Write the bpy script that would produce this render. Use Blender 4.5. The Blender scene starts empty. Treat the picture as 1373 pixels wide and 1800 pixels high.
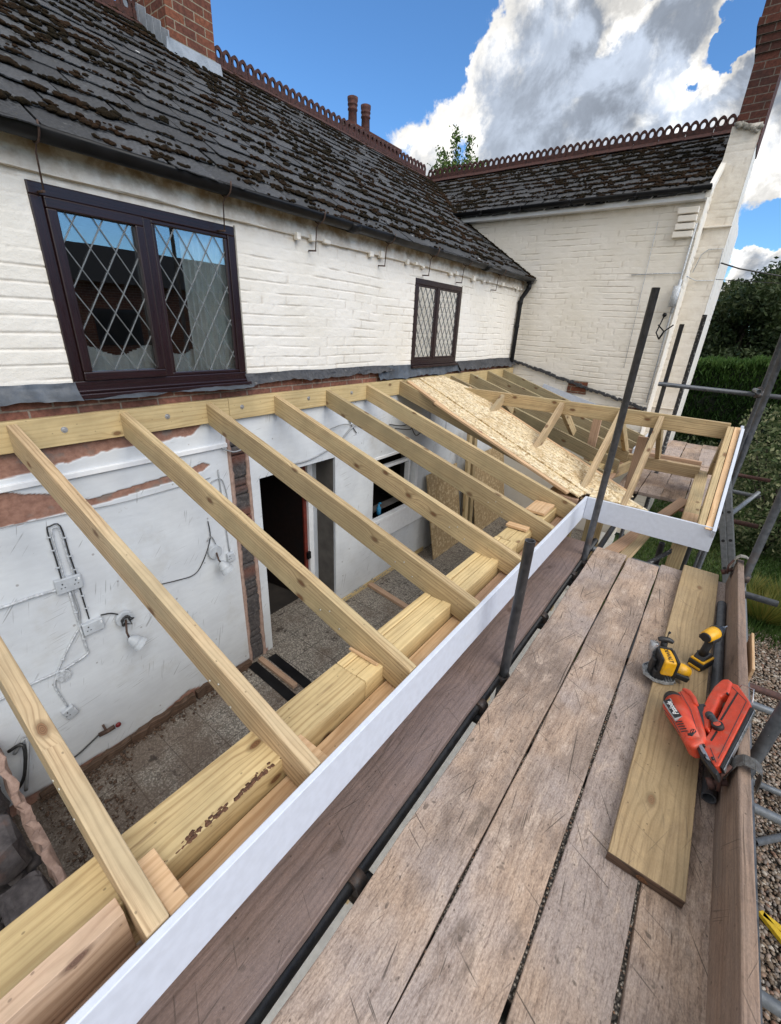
import bpy, math, random
import numpy as np
from mathutils import Vector, Matrix
random.seed(7); RNG = np.random.RandomState(11)
R = math.radians
S = bpy.context.scene
COL = S.collection

# ------------------------------------------------------------ camera, sky, sun, exposure
cd = bpy.data.cameras.new("camera"); cam = bpy.data.objects.new("camera", cd); COL.objects.link(cam)
cd.sensor_fit = 'VERTICAL'; cd.sensor_height = 24.0; cd.lens = 24.0 * 749.75 / 1800
cd.clip_start = 0.05; cd.clip_end = 500
cr = Vector((0.79667514, 0.60264637, 0.04610937)); cdn = Vector((0.27521261, -0.29378209, -0.91539614)); cf = Vector((-0.53811406, 0.74196323, -0.39990477))
m = Matrix.Identity(4)
for i in range(3):
    m[i][0] = cr[i]; m[i][1] = -cdn[i]; m[i][2] = -cf[i]
m[0][3], m[1][3], m[2][3] = 3.0, 0.0, 1.62
cam.matrix_world = m
S.camera = cam

SUN_AZ = R(104)      # from +Y towards +X
SUN_EL = R(40)
sd = Vector((math.sin(SUN_AZ) * math.cos(SUN_EL), math.cos(SUN_AZ) * math.cos(SUN_EL), math.sin(SUN_EL)))
sl = bpy.data.lights.new("sun", 'SUN'); so = bpy.data.objects.new("sun", sl); COL.objects.link(so)
sl.energy = 1.45; sl.angle = R(50); sl.color = (1.0, 0.95, 0.87)
so.rotation_euler = sd.to_track_quat('Z', 'Y').to_euler()

S.view_settings.view_transform = 'Standard'; S.view_settings.look = 'None'
S.view_settings.exposure = 1.0; S.view_settings.gamma = 1.0
S.render.engine = 'CYCLES'
S.cycles.max_bounces = 8

W = bpy.data.worlds.new("World"); S.world = W; W.use_nodes = True

# ------------------------------------------------------------ node helpers
class NT:
    def __init__(s, nt): s.nt = nt; s.L = nt.links
    def n(s, t, **k):
        o = s.nt.nodes.new(t)
        for a, b in k.items(): setattr(o, a, b)
        return o
    def put(s, sock, v):
        if v is None: return
        if isinstance(v, bpy.types.NodeSocket): s.L.new(v, sock)
        elif isinstance(v, (int, float)): sock.default_value = v
        else:
            v = tuple(v)
            if sock.type == 'RGBA' and len(v) == 3: v = v + (1,)
            sock.default_value = v
    def math(s, op, a, b=None, c=None, clamp=False):
        o = s.n('ShaderNodeMath', operation=op); o.use_clamp = clamp
        s.put(o.inputs[0], a); s.put(o.inputs[1], b)
        if c is not None: s.put(o.inputs[2], c)
        return o.outputs[0]
    def vm(s, op, a, b=None, sc=None):
        o = s.n('ShaderNodeVectorMath', operation=op); s.put(o.inputs[0], a)
        if b is not None: s.put(o.inputs[1], b)
        if sc is not None: s.put(o.inputs['Scale'], sc)
        return o.outputs['Value'] if op in ('DOT_PRODUCT', 'LENGTH', 'DISTANCE') else o.outputs[0]
    def mapr(s, v, a, b, c=0.0, d=1.0, smooth=True):
        o = s.n('ShaderNodeMapRange'); o.interpolation_type = 'SMOOTHSTEP' if smooth else 'LINEAR'
        s.put(o.inputs[0], v)
        for i, x in enumerate((a, b, c, d)): s.put(o.inputs[i + 1], x)
        return o.outputs[0]
    def noise(s, vec, scale, detail=3, rough=.55, dist=0.0, col=False):
        o = s.n('ShaderNodeTexNoise'); s.put(o.inputs['Vector'], vec)
        s.put(o.inputs['Scale'], scale); s.put(o.inputs['Detail'], detail); s.put(o.inputs['Roughness'], rough); s.put(o.inputs['Distortion'], dist)
        return o.outputs['Color' if col else 'Fac']
    def voro(s, vec, scale, feature='F1', rnd=1.0, dims='3D'):
        o = s.n('ShaderNodeTexVoronoi', feature=feature, voronoi_dimensions=dims); s.put(o.inputs['Vector'], vec); s.put(o.inputs['Scale'], scale)
        s.put(o.inputs['Randomness'], rnd)
        return o
    def mix(s, f, a, b, mode='MIX'):
        o = s.n('ShaderNodeMix', data_type='RGBA', blend_type=mode)
        s.put(o.inputs['Factor'], f); s.put(o.inputs['A'], a); s.put(o.inputs['B'], b)
        return o.outputs['Result']
    def xyz(s, x, y, z=0.0):
        o = s.n('ShaderNodeCombineXYZ'); s.put(o.inputs[0], x); s.put(o.inputs[1], y); s.put(o.inputs[2], z); return o.outputs[0]
    def sep(s, v):
        o = s.n('ShaderNodeSeparateXYZ'); s.put(o.inputs[0], v); return o.outputs
    def bump(s, h, strength=.3, dist=.01, nrm=None):
        o = s.n('ShaderNodeBump'); s.put(o.inputs['Height'], h); s.put(o.inputs['Strength'], strength); s.put(o.inputs['Distance'], dist)
        if nrm is not None: s.put(o.inputs['Normal'], nrm)
        return o.outputs[0]
    def uv(s): return s.n('ShaderNodeTexCoord').outputs['UV']
    def obj(s): return s.n('ShaderNodeTexCoord').outputs['Object']
    def rnd(s): return s.n('ShaderNodeObjectInfo').outputs['Random']
    def attr(s, name, out='Fac'):
        o = s.n('ShaderNodeAttribute'); o.attribute_name = name; return o.outputs[out]

def newmat(name):
    m = bpy.data.materials.new(name); m.use_nodes = True
    k = NT(m.node_tree); b = m.node_tree.nodes['Principled BSDF']
    return m, k, b
def setb(k, b, **kw):
    names = dict(col='Base Color', rough='Roughness', metal='Metallic', nrm='Normal', spec='Specular IOR Level', trans='Transmission Weight', ior='IOR', alpha='Alpha', coat='Coat Weight', sheen='Sheen Weight')
    for a, v in kw.items(): k.put(b.inputs[names[a]], v)

def plain(name, col, rough=.5, metal=0.0, var=.15, scale=20, bump=.0, spec=.5):
    m, k, b = newmat(name)
    n = k.noise(k.obj(), scale, 4)
    f = k.mapr(n, .3, .7, 1 - var, 1 + var * .6)
    c = k.vm('SCALE', k.mix(0.0, col, col), sc=f)
    setb(k, b, col=c, rough=k.mapr(n, .2, .8, rough - .08, min(1, rough + .1)), metal=metal, spec=spec)
    if bump: setb(k, b, nrm=k.bump(n, bump, .004))
    return m

# ------------------------------------------------------------ world: Nishita sky with clouds
w = NT(W.node_tree); W.node_tree.nodes.clear()
sky = w.n('ShaderNodeTexSky', sky_type='NISHITA'); sky.sun_disc = False; sky.sun_elevation = SUN_EL; sky.sun_rotation = SUN_AZ
sky.air_density = 1.0; sky.dust_density = .3; sky.ozone_density = 2.2
d = w.n('ShaderNodeTexCoord').outputs['Generated']
d = w.vm('NORMALIZE', d)
sx = w.sep(d)
zz = w.math('ADD', w.math('MAXIMUM', sx[2], 0.0), .38)
pl = w.xyz(w.math('DIVIDE', sx[0], zz), w.math('DIVIDE', sx[1], zz), w.math('MULTIPLY', sx[2], 1.2))
warp = w.vm('SCALE', w.vm('SUBTRACT', w.noise(d, 3.0, 3, .5, col=True), (.5, .5, .5)), sc=.16)
dd = w.vm('ADD', d, warp)
nbig = w.noise(dd, 3.2, 9, .60)
nfine = w.noise(dd, 9.0, 10, .66)
off = w.vm('ADD', dd, (.012, .0, .034))
bil = w.math('ADD', w.math('MULTIPLY', w.math('SUBTRACT', w.noise(off, 6.0, 8, .60), w.noise(dd, 6.0, 8, .60)), 4.2), w.math('MULTIPLY', w.math('SUBTRACT', w.noise(off, 17.0, 6, .6), w.noise(dd, 17.0, 6, .6)), 1.6))
wl = w.vm('SCALE', w.vm('SUBTRACT', w.noise(d, 11.0, 5, .65, col=True), (.5, .5, .5)), sc=.10)
dl = w.vm('NORMALIZE', w.vm('ADD', w.vm('ADD', d, w.vm('SCALE', warp, sc=.4)), wl))
def lobe(c, a0, a1):
    c = Vector(c).normalized()
    return w.mapr(w.vm('DOT_PRODUCT', dl, tuple(c)), math.cos(R(a0)), math.cos(R(a1)))
bias = None
for c, a0, a1, g in (((-.30, .888, .33), 13, 5, .30), ((-.375, .84, .39), 9, 3, .16), ((-.16, .90, .40), 12, 3, .24), ((-.30, .905, .24), 11, 3, .20), ((-.556, .765, .325), 6.5, 1.5, .30), ((-.46, .81, .30), 7, 2, .14), ((-.02, .95, .30), 9, 3, .28), ((0.02, .99, .12), 6, 2, .30),
                     ((-.686, .605, .404), 24, 8, -.3), ((-.10, .915, .395), 3.0, .6, -.34), ((-.135, .92, .365), 2.6, .5, -.30), ((-.18, .925, .335), 2.2, .4, -.28), ((-.255, .86, .44), 3.4, 1.0, -.36), ((-.01, .985, .175), 3.0, .8, -.30)):
    v = w.math('MULTIPLY', lobe(c, a0, a1), g)
    bias = v if bias is None else w.math('ADD', bias, v)
dens = w.math('ADD', w.math('ADD', w.math('MULTIPLY', nbig, .62), w.math('MULTIPLY', nfine, .38)), bias)
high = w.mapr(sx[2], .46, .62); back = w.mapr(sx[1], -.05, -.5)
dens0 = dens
dens = w.math('ADD', dens, w.math('MULTIPLY', w.math('MAXIMUM', high, back), .16))  # extra out-of-view cloud overhead and behind the camera, added to whiten the ambient light
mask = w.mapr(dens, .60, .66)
core = w.mapr(w.math('ADD', dens0, w.math('MULTIPLY', w.math('SUBTRACT', nfine, .5), .5)), .67, .90)
nf2 = w.noise(dd, 5.5, 7, .55)
bright = w.mix(core, (1.08, 1.06, 1.02), (.44, .50, .60))
bright = w.mix(w.math('MULTIPLY', w.mapr(w.math('ADD', w.math('MULTIPLY', nf2, .6), w.math('MULTIPLY', nfine, .4)), .50, .60), w.mapr(sx[0], -.42, -.22, .25, 1.0)), bright, (1.02, 1.02, 1.0))
bright = w.vm('SCALE', bright, sc=w.mapr(w.noise(dd, 14, 8, .65), .3, .7, .84, 1.10))
billow = w.mapr(bil, -.42, .42, -1.0, 1.0); amt_ = w.mapr(sx[0], -.48, -.24, .10, .34)
bright = w.vm('SCALE', bright, sc=w.math('ADD', 1.0, w.math('MULTIPLY', billow, amt_)))
gz = w.mapr(sx[2], .05, .5, 1.0, 0.0, smooth=False)
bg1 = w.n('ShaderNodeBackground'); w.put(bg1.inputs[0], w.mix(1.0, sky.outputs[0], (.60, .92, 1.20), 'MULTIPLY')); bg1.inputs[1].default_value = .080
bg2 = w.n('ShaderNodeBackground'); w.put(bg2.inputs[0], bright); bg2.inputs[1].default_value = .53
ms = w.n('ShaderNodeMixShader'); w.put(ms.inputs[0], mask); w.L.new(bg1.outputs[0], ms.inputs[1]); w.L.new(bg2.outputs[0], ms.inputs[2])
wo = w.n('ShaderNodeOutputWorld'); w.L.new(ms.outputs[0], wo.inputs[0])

# ------------------------------------------------------------ object helpers
def prop(o, label=None, cat=None, group=None, kind=None):
    if label: o['label'] = label
    if cat: o['category'] = cat
    if group: o['group'] = group
    if kind: o['kind'] = kind
    return o
def thing(name, loc, label, cat, group=None):
    o = bpy.data.objects.new(name, None); COL.objects.link(o); o.location = loc; o.empty_display_size = .1
    return prop(o, label, cat, group)
def root_loc(p):
    while p is not None and p.parent is not None: p = p.parent
    return Vector(p.location) if p is not None else Vector((0, 0, 0))

class MB:
    def __init__(s): s.v = []; s.f = []; s.uv = []; s.mi = []; s.sm = []
    def face(s, pts, uvs=None, mi=0, smooth=False):
        b = len(s.v); s.v += [tuple(p) for p in pts]
        s.f.append(tuple(range(b, b + len(pts))))
        s.uv += list(uvs) if uvs else [(0, 0)] * len(pts)
        s.mi.append(mi); s.sm.append(smooth)
    def shared(s, verts, faces, uvs=None, mi=0, smooth=False):
        b = len(s.v); s.v += [tuple(p) for p in verts]
        for i, f in enumerate(faces):
            s.f.append(tuple(b + j for j in f))
            s.uv += [uvs[j] for j in f] if uvs else [(verts[j][0] + verts[j][2], verts[j][1] + verts[j][2]) for j in f]
            s.mi.append(mi); s.sm.append(smooth)
    def beam(s, p0, p1, wd, ht, up=(0, 0, 1), mi=0, sk0=0, sk1=0, warp=0.0, seg=1, uvo=None):
        """rectangular timber from p0 to p1 (centre line), wd across, ht along up; plumb cuts shift the ends along the axis"""
        p0 = Vector(p0); p1 = Vector(p1); a = (p1 - p0); L = a.length; a.normalize()
        up = Vector(up); side = a.cross(up).normalized(); u = side.cross(a).normalized()
        uo, vo = uvo if uvo else (random.uniform(0, 40), random.uniform(0, 40))
        rows = []; vs = []; 
        for i in range(seg + 1):
            t = i / seg; c = p0 + a * (L * t)
            if warp and seg > 1: c = c + u * (math.sin(t * 3.1 + uo) * warp) + side * (math.sin(t * 4.3 + vo) * warp)
            for (x, y) in ((-1, -1), (1, -1), (1, 1), (-1, 1)):
                sk = (sk0 if i == 0 else (sk1 if i == seg else 0)) * y
                vs.append(c + side * (x * wd / 2) + u * (y * ht / 2) + a * sk)
        b = len(s.v); s.v += [tuple(p) for p in vs]
        for i in range(seg):
            for j in range(4):
                k = (j + 1) % 4
                s.f.append((b + i * 4 + j, b + i * 4 + k, b + (i + 1) * 4 + k, b + (i + 1) * 4 + j))
                off = (0, wd, wd + ht, 2 * wd + ht)[j]; wj = (wd, ht, wd, ht)[j]
                t0, t1 = L * i / seg, L * (i + 1) / seg
                s.uv += [(uo + t0, vo + off), (uo + t0, vo + off + wj), (uo + t1, vo + off + wj), (uo + t1, vo + off)]
                s.mi.append(mi); s.sm.append(False)
        for idx in ((3, 2, 1, 0), tuple(seg * 4 + q for q in (0, 1, 2, 3))):
            s.f.append(tuple(b + q for q in idx)); s.uv += [(uo, vo), (uo + wd * .3, vo), (uo + wd * .3, vo + ht), (uo, vo + ht)]; s.mi.append(mi); s.sm.append(False)
        return s
    def box(s, x0, x1, y0, y1, z0, z1, mi=0):
        dx, dy, dz = x1 - x0, y1 - y0, z1 - z0; cx, cy, cz = (x0 + x1) / 2, (y0 + y1) / 2, (z0 + z1) / 2
        if dy >= dx and dy >= dz: s.beam((cx, y0, cz), (cx, y1, cz), dx, dz, mi=mi)
        elif dx >= dz: s.beam((x0, cy, cz), (x1, cy, cz), dy, dz, mi=mi)
        else: s.beam((cx, cy, z0), (cx, cy, z1), dy, dx, up=(1, 0, 0), mi=mi)
        return s
    def tube(s, pts, r, seg=12, mi=0, cap=True, hollow=0.0, rr=None):
        pts = [Vector(p) for p in pts]; n = len(pts); b = len(s.v); uo = random.uniform(0, 30)
        acc = 0; prev = None
        for i, p in enumerate(pts):
            t = (pts[min(i + 1, n - 1)] - pts[max(i - 1, 0)]).normalized()
            if prev is None: nx = t.orthogonal().normalized()
            else: nx = (prev - t * prev.dot(t)).normalized()
            prev = nx; ny = t.cross(nx)
            q = rr[i] if rr else r
            for j in range(seg):
                an = 2 * math.pi * j / seg; s.v.append(tuple(p + nx * (q * math.cos(an)) + ny * (q * math.sin(an))))
        ln = [0]
        for i in range(1, n): ln.append(ln[-1] + (pts[i] - pts[i - 1]).length)
        for i in range(n - 1):
            for j in range(seg):
                k = (j + 1) % seg
                s.f.append((b + i * seg + j, b + i * seg + k, b + (i + 1) * seg + k, b + (i + 1) * seg + j))
                s.uv += [(uo + ln[i], r * 6.28 * j / seg), (uo + ln[i], r * 6.28 * (j + 1) / seg), (uo + ln[i + 1], r * 6.28 * (j + 1) / seg), (uo + ln[i + 1], r * 6.28 * j / seg)]
                s.mi.append(mi); s.sm.append(True)
        if cap:
            for base, rev, i, dr in ((b, True, 0, 1), (b + (n - 1) * seg, False, n - 1, -1)):
                if hollow:
                    c = pts[i]; depth = (pts[min(i + 1, n - 1)] - pts[max(i - 1, 0)]).normalized() * (dr * .05)
                    b2 = len(s.v)
                    for j in range(seg): s.v.append(tuple(c + (Vector(s.v[base + j]) - c) * hollow))
                    for j in range(seg): s.v.append(tuple(c + (Vector(s.v[base + j]) - c) * hollow + depth))
                    for j in range(seg):
                        k = (j + 1) % seg
                        for q in ((base + j, base + k, b2 + k, b2 + j), (b2 + j, b2 + k, b2 + seg + k, b2 + seg + j)):
                            s.f.append(tuple(reversed(q)) if not rev else q); s.uv += [(0, 0)] * 4; s.mi.append(mi); s.sm.append(False)
                    s.f.append(tuple(b2 + seg + j for j in range(seg))); s.uv += [(0, 0)] * seg; s.mi.append(mi); s.sm.append(False)
                else:
                    f = tuple(base + j for j in range(seg)); s.f.append(tuple(reversed(f)) if rev else f); s.uv += [(0, 0)] * seg; s.mi.append(mi); s.sm.append(False)
        return s
    def bbox(s, x0, x1, y0, y1, z0, z1, mi=0):
        """box whose sides carry (horizontal, height) UVs, for brickwork"""
        P = lambda *p: p
        for pts, uv in (([(x0, y0, z0), (x1, y0, z0), (x1, y0, z1), (x0, y0, z1)], 0), ([(x1, y0, z0), (x1, y1, z0), (x1, y1, z1), (x1, y0, z1)], 1), ([(x1, y1, z0), (x0, y1, z0), (x0, y1, z1), (x1, y1, z1)], 0), ([(x0, y1, z0), (x0, y0, z0), (x0, y0, z1), (x0, y1, z1)], 1)):
            s.face(pts, [(p[uv] + (.11 if uv else 0), p[2]) for p in pts], mi)
        s.face([(x0, y0, z1), (x1, y0, z1), (x1, y1, z1), (x0, y1, z1)], [(x0, y0), (x1, y0), (x1, y1), (x0, y1)], mi); s.face([(x0, y1, z0), (x1, y1, z0), (x1, y0, z0), (x0, y0, z0)], [(x0, y1), (x1, y1), (x1, y0), (x0, y0)], mi)
        return s
    def prism(s, poly, h0, h1, fn, mi=0, uvs=1.0):
        """extrude 2-D polygon poly from h0 to h1; fn(a,b,h) -> world point"""
        n = len(poly); ar = sum(poly[i][0] * poly[(i + 1) % n][1] - poly[(i + 1) % n][0] * poly[i][1] for i in range(n))
        if ar < 0: poly = poly[::-1]
        vs = [fn(a, b_, h0) for a, b_ in poly] + [fn(a, b_, h1) for a, b_ in poly]
        u = [(a, b_) for a, b_ in poly] * 2
        fs = [tuple(range(n - 1, -1, -1)), tuple(range(n, 2 * n))] + [(i, (i + 1) % n, n + (i + 1) % n, n + i) for i in range(n)]
        s.shared([tuple(v) for v in vs], fs, u, mi)
        return s
    def blob(s, c, r, sub=1, mi=0, jit=.2, rs=None):
        V, Fs = ICO[sub]; rs = rs or RNG
        sc = Vector(r) if not isinstance(r, (int, float)) else Vector((r, r, r))
        k = 1 + rs.uniform(-jit, jit, len(V)); P = V * k[:, None] * np.array(sc) + np.array(c)
        s.shared([tuple(p) for p in P], Fs, None, mi, True)
    def ball(s, c, r, mi=0, nu=16, nv=10):
        r = (r, r, r) if isinstance(r, (int, float)) else r
        vs = [(c[0], c[1], c[2] - r[2])]
        for i in range(1, nv):
            t = math.pi * i / nv
            for j in range(nu):
                p = 2 * math.pi * j / nu; vs.append((c[0] + r[0] * math.sin(t) * math.cos(p), c[1] + r[1] * math.sin(t) * math.sin(p), c[2] - r[2] * math.cos(t)))
        vs.append((c[0], c[1], c[2] + r[2])); fs = []
        for j in range(nu):
            k = (j + 1) % nu; fs.append((0, 1 + k, 1 + j)); e = len(vs) - 1; o = 1 + (nv - 2) * nu; fs.append((e, o + j, o + k))
            for i in range(nv - 2): a = 1 + i * nu; fs.append((a + j, a + k, a + nu + k, a + nu + j))
        s.shared(vs, fs, None, mi, True)
    def build(s, name, mat, parent=None, bevel=0.0, bseg=2, label=None, cat=None, group=None, kind=None, origin=None):
        me = bpy.data.meshes.new(name)
        if parent is None and origin is None:
            A = np.array(s.v); origin = Vector(((A[:, 0].min() + A[:, 0].max()) / 2, (A[:, 1].min() + A[:, 1].max()) / 2, A[:, 2].min()))
            if kind == 'structure': origin = Vector((0, 0, 0))
        o0 = root_loc(parent) if parent is not None else Vector(origin)
        me.from_pydata([(a - o0.x, b - o0.y, c - o0.z) for a, b, c in s.v], [], s.f)
        uvl = me.uv_layers.new(name='UVMap'); uvl.data.foreach_set('uv', np.array(s.uv, dtype=np.float32).ravel())
        me.polygons.foreach_set('material_index', s.mi); me.polygons.foreach_set('use_smooth', s.sm)
        for mm in (mat if isinstance(mat, (list, tuple)) else [mat]): me.materials.append(mm)
        me.update(); me.validate()
        ob = bpy.data.objects.new(name, me); COL.objects.link(ob)
        if parent is not None: ob.parent = parent
        else: ob.location = o0
        if bevel:
            bm = ob.modifiers.new('bevel', 'BEVEL'); bm.width = bevel; bm.segments = bseg; bm.limit_method = 'ANGLE'; bm.angle_limit = R(40)
        return prop(ob, label, cat, group, kind)

def _ico(sub):
    import bmesh
    bm = bmesh.new(); bmesh.ops.create_icosphere(bm, subdivisions=sub, radius=1.0)
    V = np.array([v.co[:] for v in bm.verts]); F = [tuple(v.index for v in f.verts) for f in bm.faces]; bm.free(); return V, F
ICO = {1: _ico(1), 2: _ico(2), 3: _ico(3)}

def npmesh(name, V, F, mat, parent=None, uv=None, attrs=None, smooth=False, kind=None, label=None, cat=None, group=None, origin=(0, 0, 0)):
    """fast mesh from arrays; F is (n,3) or (n,4)"""
    V = np.asarray(V, dtype=np.float64); F = np.asarray(F, dtype=np.int32)
    o0 = np.array(root_loc(parent)) if parent is not None else np.array(origin, dtype=float)
    me = bpy.data.meshes.new(name); k = F.shape[1]
    me.vertices.add(len(V)); me.vertices.foreach_set('co', (V - o0).ravel())
    me.loops.add(F.size); me.loops.foreach_set('vertex_index', F.ravel())
    me.polygons.add(len(F)); me.polygons.foreach_set('loop_start', np.arange(len(F)) * k)
    try: me.polygons.foreach_set('loop_total', np.full(len(F), k))
    except Exception: pass
    me.polygons.foreach_set('use_smooth', np.full(len(F), smooth))
    if uv is not None:
        l = me.uv_layers.new(name='UVMap'); l.data.foreach_set('uv', np.asarray(uv, dtype=np.float32)[F.ravel()].ravel())
    if attrs:
        for a, val in attrs.items():
            at = me.attributes.new(a, 'FLOAT', 'POINT'); at.data.foreach_set('value', np.asarray(val, dtype=np.float32))
    me.materials.append(mat); me.update(calc_edges=True); me.validate()
    ob = bpy.data.objects.new(name, me); COL.objects.link(ob)
    if parent is not None: ob.parent = parent
    else: ob.location = tuple(o0)
    return prop(ob, label, cat, group, kind)

def vnoise(x, y, seed=0):
    xi = np.floor(x).astype(np.int64); yi = np.floor(y).astype(np.int64); fx = x - xi; fy = y - yi
    def h(a, b):
        n = (a * 374761393 + b * 668265263 + seed * 1442695041) & 0xffffffff
        n = ((n ^ (n >> 13)) * 1274126177) & 0xffffffff
        return ((n ^ (n >> 16)) & 0xffff) / 65535.0
    u = fx * fx * (3 - 2 * fx); v = fy * fy * (3 - 2 * fy)
    return (h(xi, yi) * (1 - u) + h(xi + 1, yi) * u) * (1 - v) + (h(xi, yi + 1) * (1 - u) + h(xi + 1, yi + 1) * u) * v
def fbm(x, y, seed=0, o=4):
    r = 0; a = .5
    for i in range(o): r = r + a * vnoise(x * 2 ** i, y * 2 ** i, seed + i * 17); a *= .5
    return r / (1 - .5 ** o)
def sstep(a, b, x): t = np.clip((x - a) / (b - a), 0, 1); return t * t * (3 - 2 * t)

def sheet(name, s0, s1, t0, t1, step, fn, mat, holes=(), attrs=None, tstep=None, **kw):
    """grid sheet: fn(s,t) -> (x,y,z) arrays; holes are (s0,s1,t0,t1)"""
    sa = np.arange(s0, s1 + step * .5, step); ta = np.arange(t0, t1 + (tstep or step) * .5, tstep or step)
    for a, b, c, e in holes:
        sa = np.unique(np.concatenate([sa[(abs(sa - a) > step * .4) & (abs(sa - b) > step * .4)], [x for x in (a, b) if s0 < x < s1]]))
        ta = np.unique(np.concatenate([ta[(abs(ta - c) > (tstep or step) * .4) & (abs(ta - e) > (tstep or step) * .4)], [x for x in (c, e) if t0 < x < t1]]))
    A, B = np.meshgrid(sa, ta, indexing='ij'); X, Y, Z = fn(A, B)
    V = np.stack([X + 0 * A, Y + 0 * A, Z + 0 * A], -1).reshape(-1, 3)
    nu, nv = len(sa), len(ta); I = np.arange(nu * nv).reshape(nu, nv)
    Q = np.stack([I[:-1, :-1], I[1:, :-1], I[1:, 1:], I[:-1, 1:]], -1).reshape(-1, 4)
    cs = ((A[:-1, :-1] + A[1:, 1:]) / 2).ravel(); ct = ((B[:-1, :-1] + B[1:, 1:]) / 2).ravel()
    keep = np.ones(len(Q), bool)
    for a, b, c, e in holes: keep &= ~((cs > a) & (cs < b) & (ct > c) & (ct < e))
    at = {k_: f_(A, B).ravel() for k_, f_ in (attrs or {}).items()}
    return npmesh(name, V, Q[keep], mat, uv=np.stack([A.ravel(), B.ravel()], -1), attrs=at, smooth=True, **kw)
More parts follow.
